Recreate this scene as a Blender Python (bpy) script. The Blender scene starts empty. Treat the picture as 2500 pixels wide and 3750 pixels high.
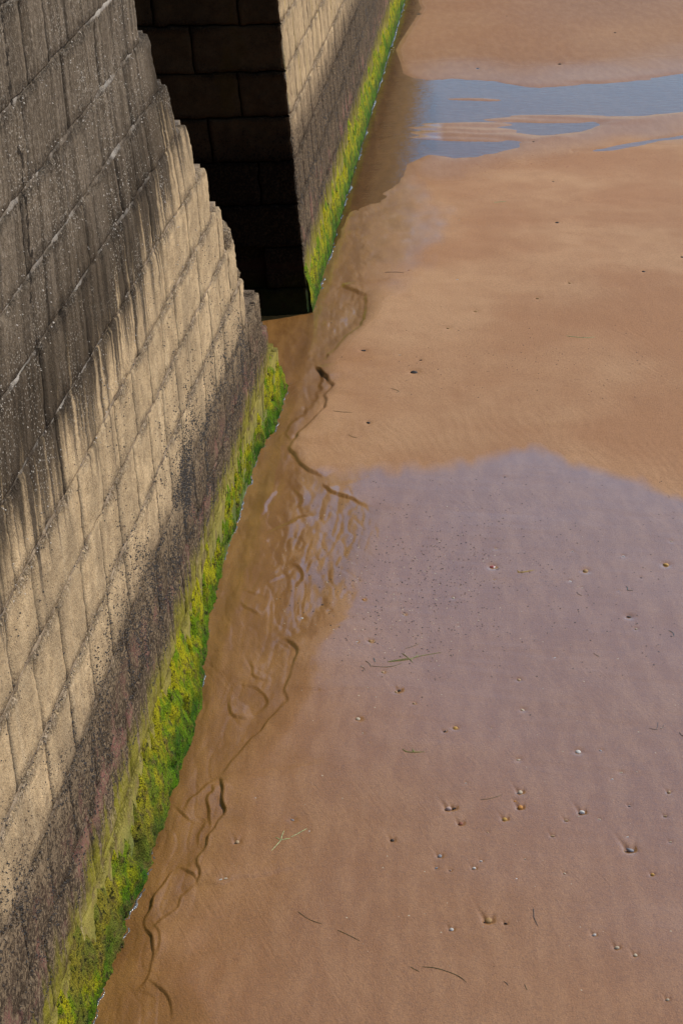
import bpy, bmesh, math, random
import numpy as np
from mathutils import Vector

# ------------------------------------------------------------------ camera, light, exposure
scene = bpy.context.scene
COL = scene.collection
F_PX, YH, CAM_H = 6500.0, -1200.0, 6.0          # focal length and horizon row in photo pixels, eye height in metres
TH = math.atan((1875 - YH) / F_PX)
CT, ST = math.cos(TH), math.sin(TH)
cam_d = bpy.data.cameras.new('camera')
cam = bpy.data.objects.new('camera', cam_d); COL.objects.link(cam)
cam.location = (0, 0, CAM_H); cam.rotation_euler = (math.pi / 2 - TH, 0, 0)
cam_d.sensor_fit = 'VERTICAL'; cam_d.sensor_height = 36.0; cam_d.sensor_width = 24.0
cam_d.lens = F_PX * 36 / 3750
cam_d.clip_start = 0.1; cam_d.clip_end = 5000
scene.camera = cam

SUN_EL, SUN_AZ = 44.0, 61.0                     # azimuth clockwise from +Y
world = bpy.data.worlds.new('World'); scene.world = world; world.use_nodes = True
wn = world.node_tree; wn.nodes.clear()
sky = wn.nodes.new('ShaderNodeTexSky'); sky.sky_type = 'NISHITA'; sky.sun_disc = False
sky.air_density = 1.2; sky.ozone_density = 5.0; sky.dust_density = .05; sky.sun_elevation = math.radians(SUN_EL); sky.sun_rotation = math.radians(SUN_AZ)
bg = wn.nodes.new('ShaderNodeBackground'); bg.inputs['Strength'].default_value = 0.15
wo = wn.nodes.new('ShaderNodeOutputWorld')
wn.links.new(sky.outputs[0], bg.inputs[0]); wn.links.new(bg.outputs[0], wo.inputs[0])
sun_d = bpy.data.lights.new('sun', 'SUN'); sun_d.energy = 3.3; sun_d.angle = math.radians(0.5)
sun_d.color = (1.0, 0.89, 0.72)
sun = bpy.data.objects.new('sun', sun_d); COL.objects.link(sun)
el, az = math.radians(SUN_EL), math.radians(SUN_AZ)
SUN_DIR = Vector((math.sin(az) * math.cos(el), math.cos(az) * math.cos(el), math.sin(el)))
sun.rotation_euler = SUN_DIR.to_track_quat('Z', 'Y').to_euler()
scene.view_settings.view_transform = 'Standard'; scene.view_settings.look = 'None'
scene.view_settings.exposure = 0.28; scene.view_settings.gamma = 1.0
scene.view_settings.use_curve_mapping = False

# ------------------------------------------------------------------ where things stand (surveyed from the photo)
def ray(x, y):
    a = (x - 1250) / F_PX; b = -(y - 1875) / F_PX
    return np.array([a, CT + b * ST, -ST + b * CT])
def ground(x, y, z=0.0):
    d = ray(x, y); t = (z - CAM_H) / d[2]
    return np.array([d[0] * t, d[1] * t, z])
def G(pts, z=0.0): return np.array([ground(x, y, z)[:2] for x, y in pts])
A0 = ground(327, 3750); B0 = ground(1475, 0)
U = (B0 - A0) / np.linalg.norm(B0 - A0)          # along the wall, away from the camera
N = np.array([U[1], -U[0], 0.0])                 # out of the wall, over the beach
def to_sn(X, Y):
    dx, dy = X - A0[0], Y - A0[1]
    return dx * U[0] + dy * U[1], dx * N[0] + dy * N[1]
def W(s, n, z):
    s = np.asarray(s, float); n = np.asarray(n, float); z = np.asarray(z, float)
    return np.stack([A0[0] + U[0] * s + N[0] * n, A0[1] + U[1] * s + N[1] * n, z + 0 * s], -1)

def sstep(x): x = np.clip(x, 0, 1); return x * x * (3 - 2 * x)
def _h(i, j, k, seed):
    n = (i.astype(np.int64) * 374761393 + j.astype(np.int64) * 668265263 + k.astype(np.int64) * 2147483647 + seed * 974634777)
    n = n & 0xFFFFFFFF; n = ((n ^ (n >> 13)) * 1274126177) & 0xFFFFFFFF; n = (n ^ (n >> 16)) & 0xFFFFFF
    return n / float(0xFFFFFF)
def noise(x, y, z=0.0, seed=0):
    """smooth value noise in -1..1"""
    x, y, z = np.broadcast_arrays(np.asarray(x, float), np.asarray(y, float), np.asarray(z, float))
    i, j, k = np.floor(x), np.floor(y), np.floor(z)
    fx, fy, fz = x - i, y - j, z - k
    fx, fy, fz = [f * f * (3 - 2 * f) for f in (fx, fy, fz)]
    i, j, k = i.astype(np.int64), j.astype(np.int64), k.astype(np.int64)
    flat = not np.any(fz)
    def pl(kk):
        a = _h(i, j, kk, seed); b = _h(i + 1, j, kk, seed); c = _h(i, j + 1, kk, seed); d = _h(i + 1, j + 1, kk, seed)
        return (a * (1 - fx) + b * fx) * (1 - fy) + (c * (1 - fx) + d * fx) * fy
    r = pl(k) if flat else pl(k) * (1 - fz) + pl(k + 1) * fz
    return r * 2 - 1
def fbm(x, y, z=0.0, o=3, seed=0):
    t = 0; a = 1.0; m = 0
    for q in range(o):
        t = t + a * noise(x * 2 ** q, y * 2 ** q, np.asarray(z) * 2 ** q, seed + q * 7); m += a; a *= .5
    return t / m

# ------------------------------------------------------------------ object helpers
def tag(o, label=None, cat=None, group=None, kind=None):
    if label: o['label'] = label
    if cat: o['category'] = cat
    if group: o['group'] = group
    if kind: o['kind'] = kind
    return o
def mesh_obj(name, V, Fc, mat, parent=None, smooth=True, origin=None):
    V = np.asarray(V, float)
    if origin is not None: V = V - np.asarray(origin)
    me = bpy.data.meshes.new(name)
    me.vertices.add(len(V)); me.vertices.foreach_set('co', V.astype(np.float32).ravel())
    if isinstance(Fc, np.ndarray):
        k = Fc.shape[1]; n = len(Fc)
        me.loops.add(n * k); me.loops.foreach_set('vertex_index', Fc.astype(np.int32).ravel())
        me.polygons.add(n); me.polygons.foreach_set('loop_start', np.arange(0, n * k, k, dtype=np.int32))
        me.update(calc_edges=True)
    else:
        bpy.data.meshes.remove(me); me = bpy.data.meshes.new(name)
        me.from_pydata([tuple(v) for v in V], [], [tuple(int(q) for q in f) for f in Fc])
    me.validate(); me.update()
    if smooth: me.polygons.foreach_set('use_smooth', np.ones(len(me.polygons), bool))
    me.materials.append(mat)
    o = bpy.data.objects.new(name, me); COL.objects.link(o)
    if parent is not None: o.parent = parent
    if origin is not None: o.location = Vector(origin)
    return o
def grid_faces(nu, nv):
    i = np.arange(nu - 1)[:, None]; j = np.arange(nv - 1)[None, :]
    a = i * nv + j
    return np.stack([a, a + nv, a + nv + 1, a + 1], -1).reshape(-1, 4)
def empty(name):
    o = bpy.data.objects.new(name, None); COL.objects.link(o); o.empty_display_size = .2
    return o

# ------------------------------------------------------------------ materials
class NT:
    def __init__(s, name):
        s.m = bpy.data.materials.new(name); s.m.use_nodes = True; s.t = s.m.node_tree; s.t.nodes.clear()
        s.out = s.t.nodes.new('ShaderNodeOutputMaterial')
    def n(s, typ, **kw):
        o = s.t.nodes.new(typ)
        for k, v in kw.items(): setattr(o, k, v)
        return o
    def put(s, sock, v):
        if hasattr(v, 'is_output') or isinstance(v, bpy.types.NodeSocket): s.t.links.new(v, sock)
        elif isinstance(v, (tuple, list)) and len(v) == 3 and sock.type == 'RGBA': sock.default_value = (*v, 1)
        else: sock.default_value = v
    def math(s, op, a, b=None, clamp=False):
        o = s.n('ShaderNodeMath', operation=op, use_clamp=clamp); s.put(o.inputs[0], a)
        if b is not None: s.put(o.inputs[1], b)
        return o.outputs[0]
    def ramp(s, v, lo, hi, a=0.0, b=1.0, interp='SMOOTHSTEP'):
        o = s.n('ShaderNodeMapRange', interpolation_type=interp)
        for k, q in zip(('Value', 'From Min', 'From Max', 'To Min', 'To Max'), (v, lo, hi, a, b)): s.put(o.inputs[k], q)
        return o.outputs[0]
    def mix(s, f, a, b, mode='MIX'):
        o = s.n('ShaderNodeMix', data_type='RGBA', blend_type=mode)
        s.put(o.inputs[0], f); s.put(o.inputs[6], a); s.put(o.inputs[7], b)
        return o.outputs[2]
    def noise(s, vec, scale, detail=3, rough=.55, dist=0.0):
        o = s.n('ShaderNodeTexNoise'); s.put(o.inputs['Vector'], vec); o.inputs['Scale'].default_value = scale
        o.inputs['Detail'].default_value = detail; o.inputs['Roughness'].default_value = rough; o.inputs['Distortion'].default_value = dist
        return o.outputs['Fac']
    def voro(s, vec, scale, rnd=1.0):
        o = s.n('ShaderNodeTexVoronoi'); s.put(o.inputs['Vector'], vec); o.inputs['Scale'].default_value = scale
        o.inputs['Randomness'].default_value = rnd
        return o.outputs['Distance'], o.outputs['Color']
    def pos(s): return s.n('ShaderNodeNewGeometry').outputs['Position']
    def sep(s, v):
        o = s.n('ShaderNodeSeparateXYZ'); s.put(o.inputs[0], v); return o.outputs
    def comb(s, x, y, z):
        o = s.n('ShaderNodeCombineXYZ')
        for k, q in enumerate((x, y, z)): s.put(o.inputs[k], q)
        return o.outputs[0]
    def dot(s, v, w):
        o = s.n('ShaderNodeVectorMath', operation='DOT_PRODUCT'); s.put(o.inputs[0], v); o.inputs[1].default_value = w
        return o.outputs['Value']
    def bump(s, h, strength, dist, nrm=None):
        o = s.n('ShaderNodeBump'); s.put(o.inputs['Height'], h); o.inputs['Strength'].default_value = strength
        o.inputs['Distance'].default_value = dist
        if nrm is not None: s.put(o.inputs['Normal'], nrm)
        return o.outputs['Normal']
    def bsdf(s, **kw):
        o = s.n('ShaderNodeBsdfPrincipled')
        for k, v in kw.items(): s.put(o.inputs[k.replace('_', ' ')], v)
        s.t.links.new(o.outputs[0], s.out.inputs[0]); return o

def wall_material(name, stain, dark_top=1.55, green_top=.58, mortar=False, damp_shade=False):
    t = NT(name); P = t.pos(); z = t.sep(P)[2]
    s = t.math('SUBTRACT', t.dot(P, tuple(U)), float(A0 @ U))
    sz = t.comb(s, 0.0, z)
    streak_v = t.comb(t.math('MULTIPLY', s, 14.0), 0.0, t.math('MULTIPLY', z, .7))
    streak = t.noise(streak_v, 1.0, 4, .6)
    streak2 = t.noise(t.comb(t.math('MULTIPLY', s, 5.0), 3.0, t.math('MULTIPLY', z, .35)), 1.0, 3, .6)
    big = t.noise(P, 1.6, 4); mid = t.noise(P, 9.0, 4); fine = t.noise(P, 70.0, 3, .6)
    oi = t.n('ShaderNodeObjectInfo').outputs['Random']
    if mortar:
        c = t.mix(t.ramp(mid, .3, .7), (.38, .285, .19), (.16, .115, .075))
    else:
        c = t.mix(t.ramp(mid, .3, .72), (.62, .445, .255), (.44, .31, .175))
        c = t.mix(t.ramp(streak, .5, .75, 0, .6), c, (.68, .52, .33))
        c = t.mix(t.ramp(oi, 0, 1, 0, .45, 'LINEAR'), c, (.33, .235, .135))
        gm_ = t.math('ADD', t.math('MULTIPLY', t.noise(P, 2.4, 5, .65), .6), t.math('MULTIPLY', streak2, .4))
        c = t.mix(t.ramp(gm_, .44, .62, 0, .62), c, (.26, .19, .115))
        c = t.mix(t.math('MULTIPLY', t.ramp(t.noise(P, 24.0, 4, .75), .50, .68), .45), c, (.22, .16, .10))
    c = t.mix(t.ramp(fine, .52, .70, 0, .55), c, (.27, .185, .11))
    # small pits and grit
    d1, c1 = t.voro(P, 85.0)
    pit = t.math('MULTIPLY', t.ramp(d1, .34, .2), t.ramp(mid, .45, .6))
    c = t.mix(t.math('MULTIPLY', pit, .75), c, (.06, .045, .03))
    # eroded aggregate showing along the joints
    ea = t.n('ShaderNodeAttribute', attribute_name='edge').outputs['Fac']
    en = t.noise(P, 38.0, 4, .75)
    em = t.math('MULTIPLY', ea, t.ramp(en, .40, .56))
    c = t.mix(t.math('MULTIPLY', em, .85), c, t.mix(t.ramp(t.noise(P, 60.0, 3, .7), .42, .60), (.085, .060, .040), (.50, .385, .265)))
    # soot-black weathering on the upper courses
    if stain:
        sp = t.math('MAXIMUM', s, 0.0)
        edge = t.math('ADD', t.math('MULTIPLY', t.math('POWER', sp, 3.0), .0062), 2.68)
        e2 = t.math('SUBTRACT', z, edge)
        wob = t.math('ADD', t.math('MULTIPLY', t.math('SUBTRACT', streak, .5), 1.6), t.math('MULTIPLY', t.math('SUBTRACT', streak2, .5), 1.5))
        m = t.ramp(t.math('ADD', e2, wob), -.25, .20)
        dk = t.mix(t.ramp(streak, .38, .66), (.017, .0135, .011), (.074, .055, .039))
        dk = t.mix(t.ramp(streak2, .55, .72, 0, .5), dk, (.19, .145, .10))
        hi = t.ramp(t.math('ADD', e2, t.math('MULTIPLY', t.math('SUBTRACT', big, .5), 1.2)), .35, 1.1)
        dk = t.mix(t.math('MULTIPLY', hi, .55), dk, t.mix(t.ramp(streak, .35, .65), (.070, .054, .040), (.21, .165, .12)))
        mot = t.noise(P, 42.0, 4, .8)
        dk = t.mix(t.ramp(mot, .50, .70, 0, .6), dk, (.020, .015, .011))
        dk = t.mix(t.math('MULTIPLY', hi, t.ramp(mot, .48, .34, 0, .6)), dk, (.32, .26, .20))
        d2, c2 = t.voro(P, 55.0)
        fl = t.math('MULTIPLY', t.ramp(d2, .30, .16), t.ramp(t.noise(P, 2.6, 3), .42, .62))
        dk = t.mix(t.math('MULTIPLY', fl, .75), dk, (.52, .46, .38))
        if mortar: dk = t.mix(t.ramp(t.noise(P, 1.5, 4, .7), .47, .66, .0, .75), dk, (.46, .41, .35))
        c = t.mix(t.math('MULTIPLY', m, .93), c, dk)
        # a ragged upright fissure close to the camera
        wv_ = t.noise(t.comb(0.0, 2.0, t.math('MULTIPLY', z, 3.0)), 1.0, 4, .7)
        cr = t.math('ABSOLUTE', t.math('SUBTRACT', t.math('SUBTRACT', s, .42), t.math('MULTIPLY', wv_, .34)))
        cw = t.ramp(t.noise(P, 9.0, 4, .7), .42, .66, .002, .05)
        ck = t.math('MULTIPLY', t.math('LESS_THAN', cr, cw), t.ramp(z, 3.1, 3.4))
        ck = t.math('MULTIPLY', ck, t.ramp(t.noise(P, 30.0, 3), .42, .5))
        c = t.mix(t.math('MULTIPLY', ck, .85), c, (.018, .014, .011))
    else:
        # yellow lichen runs and pale flecks
        yl = t.math('MULTIPLY', t.ramp(streak, .55, .68), t.ramp(z, 1.9, 2.3))
        c = t.mix(t.math('MULTIPLY', yl, .55), c, (.42, .29, .05))
    # black winkle and barnacle band
    zw = t.math('ADD', z, t.math('MULTIPLY', t.math('SUBTRACT', big, .5), .40))
    band = t.math('MULTIPLY', t.ramp(zw, dark_top + .22, dark_top - .38, interp='LINEAR'), t.ramp(zw, green_top - .22, green_top + .10))
    sparse = t.ramp(zw, dark_top + 1.0, dark_top - .1)
    g = t.noise(P, 44.0, 4, .72)
    g2 = t.noise(P, 7.0, 3)
    thr = t.ramp(t.math('ADD', t.math('MULTIPLY', band, .9), t.math('MULTIPLY', sparse, .10)), 0, 1, .72, .455, 'LINEAR')
    thr = t.math('SUBTRACT', thr, t.math('MULTIPLY', t.math('SUBTRACT', g2, .5), .14))
    c = t.mix(t.math('MULTIPLY', t.ramp(t.math('ADD', band, t.math('MULTIPLY', t.math('SUBTRACT', g2, .5), .5)), .15, .8), .68), c, (.125, .088, .058))
    sm = t.ramp(t.math('SUBTRACT', g, thr), -.03, .05)
    c = t.mix(t.math('MULTIPLY', sm, .92), c, t.mix(t.ramp(fine, .4, .6), (.030, .021, .015), (.085, .060, .040)))
    # pink encrusting algae
    pk = t.math('MULTIPLY', t.ramp(zw, green_top + .08, green_top + .22), t.ramp(zw, green_top + .62, green_top + .34))
    pk = t.math('MULTIPLY', pk, t.ramp(t.noise(sz, 3.2, 4, .65), .50, .62))
    c = t.mix(t.math('MULTIPLY', t.math('MULTIPLY', pk, t.ramp(g, .42, .55)), .75), c, (.29, .135, .105))
    # green film above the weed
    gm = t.ramp(t.math('ADD', z, t.math('MULTIPLY', t.math('SUBTRACT', streak, .5), .75)), green_top + .20, green_top - .06)
    gc = t.mix(t.ramp(z, .05, .5), (.06, .14, .008), (.24, .215, .012))
    gc = t.mix(t.ramp(mid, .5, .68, 0, .8), gc, (.11, .075, .028))
    c = t.mix(t.math('MULTIPLY', gm, .72), c, gc)
    if damp_shade: c = t.mix(1.0, c, (.070, .050, .037), 'MULTIPLY')  # shade of the gap painted into the stone colour, beyond its wet darkness
    hgt = t.math('ADD', t.math('MULTIPLY', fine, .5), t.math('ADD', t.math('MULTIPLY', g, .9), t.math('MULTIPLY', t.noise(P, 220.0, 2), .3)))
    hgt = t.math('ADD', hgt, t.math('MULTIPLY', em, 1.2))
    b = t.bump(hgt, .9, .014)
    t.bsdf(Base_Color=c, Roughness=.95, Normal=b, Specular_IOR_Level=.04)
    return t.m

def simple(name, col, rough=.6, var=.35, scale=60, spec=.4, bump=.3):
    t = NT(name); tc = t.n('ShaderNodeTexCoord').outputs['Object']
    oi = t.n('ShaderNodeObjectInfo').outputs['Random']
    nz = t.noise(tc, scale, 3)
    dark = tuple(v * (1 - var) for v in col); light = tuple(min(1, v * (1 + var)) for v in col)
    c = t.mix(t.ramp(nz, .35, .65), dark, light)
    c = t.mix(t.ramp(oi, 0, 1, 0, .3, 'LINEAR'), c, dark)
    t.bsdf(Base_Color=c, Roughness=rough, Specular_IOR_Level=spec, Normal=t.bump(nz, bump, .004))
    return t.m

def weed_material(name):
    t = NT(name); P = t.pos(); z = t.sep(P)[2]
    s = t.math('SUBTRACT', t.dot(P, tuple(U)), float(A0 @ U))
    big = t.noise(P, 3.2, 4, .6); mid = t.noise(P, 14.0, 4, .6); fine = t.noise(P, 90.0, 3, .6)
    zz = t.math('ADD', z, t.math('MULTIPLY', t.math('SUBTRACT', big, .5), .75))
    c = t.mix(t.ramp(zz, .02, .34), (.035, .105, .005), (.40, .36, .008))
    c = t.mix(t.ramp(t.noise(P, 5.0, 4, .6), .46, .58, 0, .85), c, (.11, .22, .005))
    c = t.mix(t.ramp(mid, .52, .66, 0, .8), c, (.14, .098, .034))
    vs = t.noise(t.comb(t.math('MULTIPLY', s, 16.0), 1.0, t.math('MULTIPLY', z, 1.6)), 1.0, 4, .65)
    c = t.mix(t.ramp(vs, .55, .68, 0, .75), c, (.040, .038, .012))
    # bare brown stone patches close to the camera
    near = t.math('MULTIPLY', t.ramp(s, 2.6, .6), t.ramp(t.noise(P, 2.1, 4, .6), .42, .58))
    c = t.mix(t.math('MULTIPLY', near, .62), c, (.17, .125, .035))
    pits = t.noise(P, 26.0, 3, .65)
    c = t.mix(t.ramp(pits, .56, .64, 0, .9), c, (.022, .026, .008))
    c = t.mix(t.ramp(fine, .58, .72, 0, .6), c, (.03, .035, .010))
    d9, c9 = t.voro(P, 75.0)
    holes = t.math('MULTIPLY', t.ramp(d9, .36, .22), t.ramp(t.noise(P, 12.0, 3), .44, .56))
    c = t.mix(t.math('MULTIPLY', holes, .85), c, (.020, .017, .006))
    v9 = t.noise(P, 130.0, 3, .8)
    c = t.mix(1.0, c, t.mix(t.ramp(v9, .36, .64), (.55, .55, .55), (1.5, 1.5, 1.3)), 'MULTIPLY')
    hgt = t.math('ADD', t.math('MULTIPLY', mid, .6), t.math('ADD', fine, v9))
    t.bsdf(Base_Color=c, Roughness=.75, Specular_IOR_Level=.08, Normal=t.bump(hgt, .9, .02))
    return t.m

def sand_material():
    t = NT('wet_sand'); P = t.pos()
    at = t.n('ShaderNodeAttribute', attribute_name='wet').outputs['Color']
    a = t.n('ShaderNodeSeparateColor'); t.put(a.inputs[0], at)
    wet, film, chan_mask = a.outputs
    big = t.noise(P, .45, 4, .5); mid = t.noise(P, 3.0, 4, .55)
    px, py, pz = t.sep(P)
    flow = t.noise(t.comb(t.math('MULTIPLY', px, 9.0), t.math('MULTIPLY', py, 2.2), 0.0), 1.0, 4, .6)
    grain = t.noise(P, 95.0, 4, .8)
    c = t.mix(t.ramp(big, .38, .62), (.425, .215, .098), (.545, .320, .162))
    c = t.mix(t.ramp(mid, .4, .7, 0, .35), c, (.39, .20, .095))
    c = t.mix(t.ramp(grain, .4, .66, 0, .22), c, (.20, .11, .06))
    c = t.mix(t.ramp(grain, .70, .80, 0, .5), c, (.70, .55, .40))
    wc = t.mix(t.ramp(flow, .38, .66), (.265, .117, .033), (.325, .158, .056))
    wc = t.mix(t.ramp(grain, .42, .68, 0, .3), wc, (.10, .05, .026))
    wc = t.mix(chan_mask, wc, t.mix(t.ramp(flow, .38, .66), (.205, .088, .015), (.275, .128, .026)))  # channel sand tinted a deeper golden brown
    c = t.mix(t.math('MULTIPLY', wet, .95), c, wc)
    c = t.mix(t.ramp(t.noise(P, 60.0, 4, .85), .40, .66, 0, .34), c, (.10, .052, .028))
    dg = t.comb(t.math('ADD', t.math('MULTIPLY', px, 26.0), t.math('MULTIPLY', py, 12.0)), t.math('ADD', t.math('MULTIPLY', px, -1.6), t.math('MULTIPLY', py, 2.6)), 0.0)
    rill = t.math('MULTIPLY', t.noise(dg, 1.0, 3, .6, .6), t.ramp(t.noise(P, .9, 2), .42, .62))
    hz = t.noise(t.comb(t.math('MULTIPLY', px, 3.0), t.math('MULTIPLY', py, 38.0), 5.0), 1.0, 3, .6)
    h = t.math('ADD', t.math('MULTIPLY', rill, .8), t.math('MULTIPLY', hz, .18))
    h = t.math('ADD', h, t.math('MULTIPLY', grain, .9))
    h = t.math('ADD', h, t.math('ADD', t.math('MULTIPLY', t.noise(P, 110.0, 3), .6), t.math('MULTIPLY', flow, .5)))
    nb = t.bump(h, .7, .008)
    # the film of water on top: smoother, gently ruffled
    ruf = t.noise(t.comb(t.math('MULTIPLY', px, 7.0), t.math('MULTIPLY', py, 13.0), 0.0), 1.0, 3, .6)
    fh = t.math('ADD', t.math('MULTIPLY', ruf, .7), t.math('MULTIPLY', t.noise(P, 60.0, 2), .45))
    nc = t.bump(fh, .10, .006)
    t.bsdf(Base_Color=c, Roughness=t.ramp(wet, 0, 1, .85, .55), Normal=nb, Specular_IOR_Level=t.ramp(wet, 0, 1, .05, .15),
           Coat_Weight=film, Coat_Roughness=t.math('ADD', t.ramp(film, 0, 1, .28, .07), t.math('MULTIPLY', chan_mask, .05)), Coat_IOR=1.75, Coat_Normal=nc)
    return t.m

def water_material():
    t = NT('shallow_water'); P = t.pos(); px, py, pz = t.sep(P)
    r = t.noise(t.comb(t.math('MULTIPLY', px, 5.0), t.math('MULTIPLY', py, 11.0), 0.0), 1.0, 3, .6)
    nb = t.bump(r, .30, .012)
    fr = t.n('ShaderNodeFresnel'); fr.inputs['IOR'].default_value = 1.34; t.put(fr.inputs['Normal'], nb)
    gl = t.n('ShaderNodeBsdfGlossy'); gl.inputs['Roughness'].default_value = .03; t.put(gl.inputs['Normal'], nb)
    tr = t.n('ShaderNodeBsdfTransparent'); tr.inputs[0].default_value = (.78, .79, .79, 1)
    mx = t.n('ShaderNodeMixShader'); t.put(mx.inputs[0], fr.outputs[0])
    t.put(mx.inputs[1], tr.outputs[0]); t.put(mx.inputs[2], gl.outputs[0])
    t.t.links.new(mx.outputs[0], t.out.inputs[0])
    return t.m

M_NEAR = wall_material('weathered_stone_stained', True, dark_top=1.46)
M_NEARM = wall_material('lime_mortar_stained', True, dark_top=1.46, mortar=True)
M_FAR = wall_material('weathered_stone_pale', False, dark_top=1.98, green_top=.50)
M_FARM = wall_material('lime_mortar_pale', False, dark_top=1.98, green_top=.50, mortar=True)
M_GAP_SHADE = wall_material('gap_shade_stone', False, dark_top=1.9, green_top=.25, damp_shade=True)  # wall stone darkened to hold the shade of the gap
M_WEED = weed_material('green_seaweed')
M_WINK = simple('black_winkle', (.035, .027, .021), .5, .4)
M_SAND = sand_material(); M_WATER = water_material()

# ------------------------------------------------------------------ the beach
def chain(scale, ox, oy, pts): return [(ox + x / scale, oy + y / scale) for x, y in pts]
R5 = lambda p: chain(1.845, 850, 1000, p)
R6 = lambda p: chain(1.845, 650, 2000, p)
R4 = lambda p: chain(1.845, 0, 2475, p)
# (photo polyline, bank height, width of high side, which side is high: +1 = right of walking towards the camera's left...)
SCARPS = [
 (R5([(745, 80), (770, 120), (870, 145), (915, 190), (890, 250), (885, 340), (860, 385), (770, 440), (740, 475), (700, 530), (610, 600)]), .028, .30, 1),
 (R5([(555, 640), (600, 690), (640, 745), (678, 785), (665, 808), (632, 832), (622, 855), (642, 885), (627, 930), (560, 1010), (470, 1085), (425, 1135), (388, 1172), (412, 1220), (440, 1285), (490, 1330), (560, 1368), (610, 1390)]), .055, .40, 1),
 (R5([(600, 690), (600, 745), (585, 770), (612, 800), (570, 830), (585, 860), (545, 900), (540, 930), (430, 1000), (380, 1050), (360, 1100), (385, 1165)]), .016, .07, 1),
 (R5([(600, 1440), (640, 1480), (760, 1522), (880, 1570), (960, 1592)]), .022, .12, 1),
 (R5([(400, 1465), (430, 1500), (475, 1540), (470, 1580), (420, 1610)]), .010, .08, 1),
 (R5([(330, 1490), (250, 1530), (225, 1620), (180, 1690)]), .012, .08, -1),
 (R5([(560, 1640), (470, 1670), (330, 1730), (200, 1780)]), .012, .10, 1),
 (R5([(340, 2000), (400, 1990), (470, 2030), (475, 2080), (430, 2150)]), .014, .08, 1),
 (R5([(345, 2040), (290, 2080), (235, 2120)]), .010, .07, -1),
 (R6([(440, 300), (480, 320), (520, 345), (600, 360)]), .012, .08, 1),
 (R6([(410, 380), (450, 420), (510, 440), (570, 500)]), .012, .08, 1),
 (R6([(720, 630), (790, 680), (803, 730), (797, 790), (770, 860), (745, 950), (722, 1000), (740, 1030), (735, 1060), (690, 1102), (600, 1205), (552, 1290), (470, 1362), (400, 1440), (330, 1530), (300, 1570)]), .024, .30, 1),
 (R6([(500, 770), (490, 830), (510, 880), (630, 930)]), .012, .09, 1),
 (R6([(450, 930), (445, 955), (560, 985), (610, 1050), (590, 1110), (520, 1160)]), .012, .08, 1),
 (R6([(360, 1040), (352, 1100), (355, 1170), (450, 1190), (560, 1150)]), .014, .10, 1),
 (R6([(300, 1565), (318, 1625), (316, 1800), (262, 1920), (215, 2010), (150, 2130), (122, 2210), (147, 2262), (140, 2320), (160, 2352)]), .030, .30, 1),
 (R6([(300, 1570), (225, 1600), (140, 1670), (75, 1785), (58, 1820)]), .018, .08, 1),
 (R6([(235, 1610), (230, 1680), (190, 1702), (206, 1760), (186, 1850), (203, 1920), (218, 1985)]), .018, .07, 1),
 (R4([(1160, 900), (1260, 940), (1325, 1012)]), .014, .10, 1),
 (R4([(1365, 990), (1350, 1110), (1330, 1180)]), .012, .06, 1),
 (R4([(1210, 1300), (1290, 1350), (1340, 1430)]), .018, .08, 1),
 (R4([(1330, 1450), (1265, 1520), (1180, 1600), (1090, 1680), (1000, 1745)]), .014, .10, 1),
 (R4([(1185, 1330), (1080, 1450), (1030, 1540), (968, 1650), (985, 1750), (1020, 1830), (1042, 1950), (1010, 2050), (980, 2100), (925, 2170)]), .026, .16, 1),
 (R4([(1040, 1660), (1080, 1800), (1075, 1880), (1030, 1960)]), .010, .08, 1),
 (R4([(985, 2080), (1080, 2150), (1150, 2220), (1177, 2290), (1160, 2360)]), .012, .30, 1),
 (R4([(930, 2165), (1020, 2190), (1060, 2230)]), .012, .08, 1),
]
BANK = [(1500, -60), (1530, 30), (1440, 180), (1460, 270), (1600, 330), (1600, 540), (1480, 600), (1420, 760), (1370, 900), (1300, 1000), (1345, 1100), (1330, 1180), (1250, 1250), (1180, 1330),
        (1200, 1420), (1130, 1530), (1058, 1635), (1115, 1720), (1200, 1790), (1370, 1870), (1350, 2000), (1260, 2150), (1150, 2290), (1085, 2375), (1045, 2540), (950, 2700), (870, 2780), (815, 2850),
        (820, 2980), (766, 3090), (716, 3200), (730, 3260), (640, 3350), (560, 3450), (560, 3600), (640, 3740), (640, 3900)]
bk = G(BANK); bs, bn = to_sn(bk[:, 0], bk[:, 1]); o_ = np.argsort(bs); bs, bn = bs[o_], bn[o_]
R7 = lambda p: [(1250 + x * .797, y * .797) for x, y in p]
POOL_T = G(R7([(225, 330), (300, 372), (400, 386), (560, 384), (720, 392), (840, 412), (960, 408), (1200, 390), (1400, 368), (1568, 350), (1800, 325), (2300, 280)]))
POOL_B = G(R7([(200, 690), (330, 675), (430, 705), (520, 722), (620, 705), (700, 690), (800, 668), (880, 645), (1000, 612), (1100, 588), (1250, 552), (1400, 530), (1568, 500), (1800, 470), (2300, 400)]))
PO2_T = G(R7([(1150, 695), (1250, 672), (1400, 642), (1568, 618), (1800, 600), (2300, 560)]))
PO2_B = G(R7([(1150, 696), (1250, 688), (1400, 660), (1568, 638), (1800, 625), (2300, 600)]))
ISL = [R7([(625, 457)])[0] + (.75, .22, .024), R7([(540, 585)])[0] + (1.0, .45, .028), R7([(640, 630)])[0] + (1.3, .38, .030), R7([(1000, 545)])[0] + (1.2, .36, .034)]
WETLINE = G([(900, 1715), (1330, 1722), (1500, 1715), (1640, 1705), (1760, 1690), (1840, 1662), (1920, 1655), (2000, 1657), (2060, 1690), (2150, 1715), (2280, 1742), (2400, 1785), (2500, 1840), (2800, 1950), (3600, 2100)])

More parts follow.
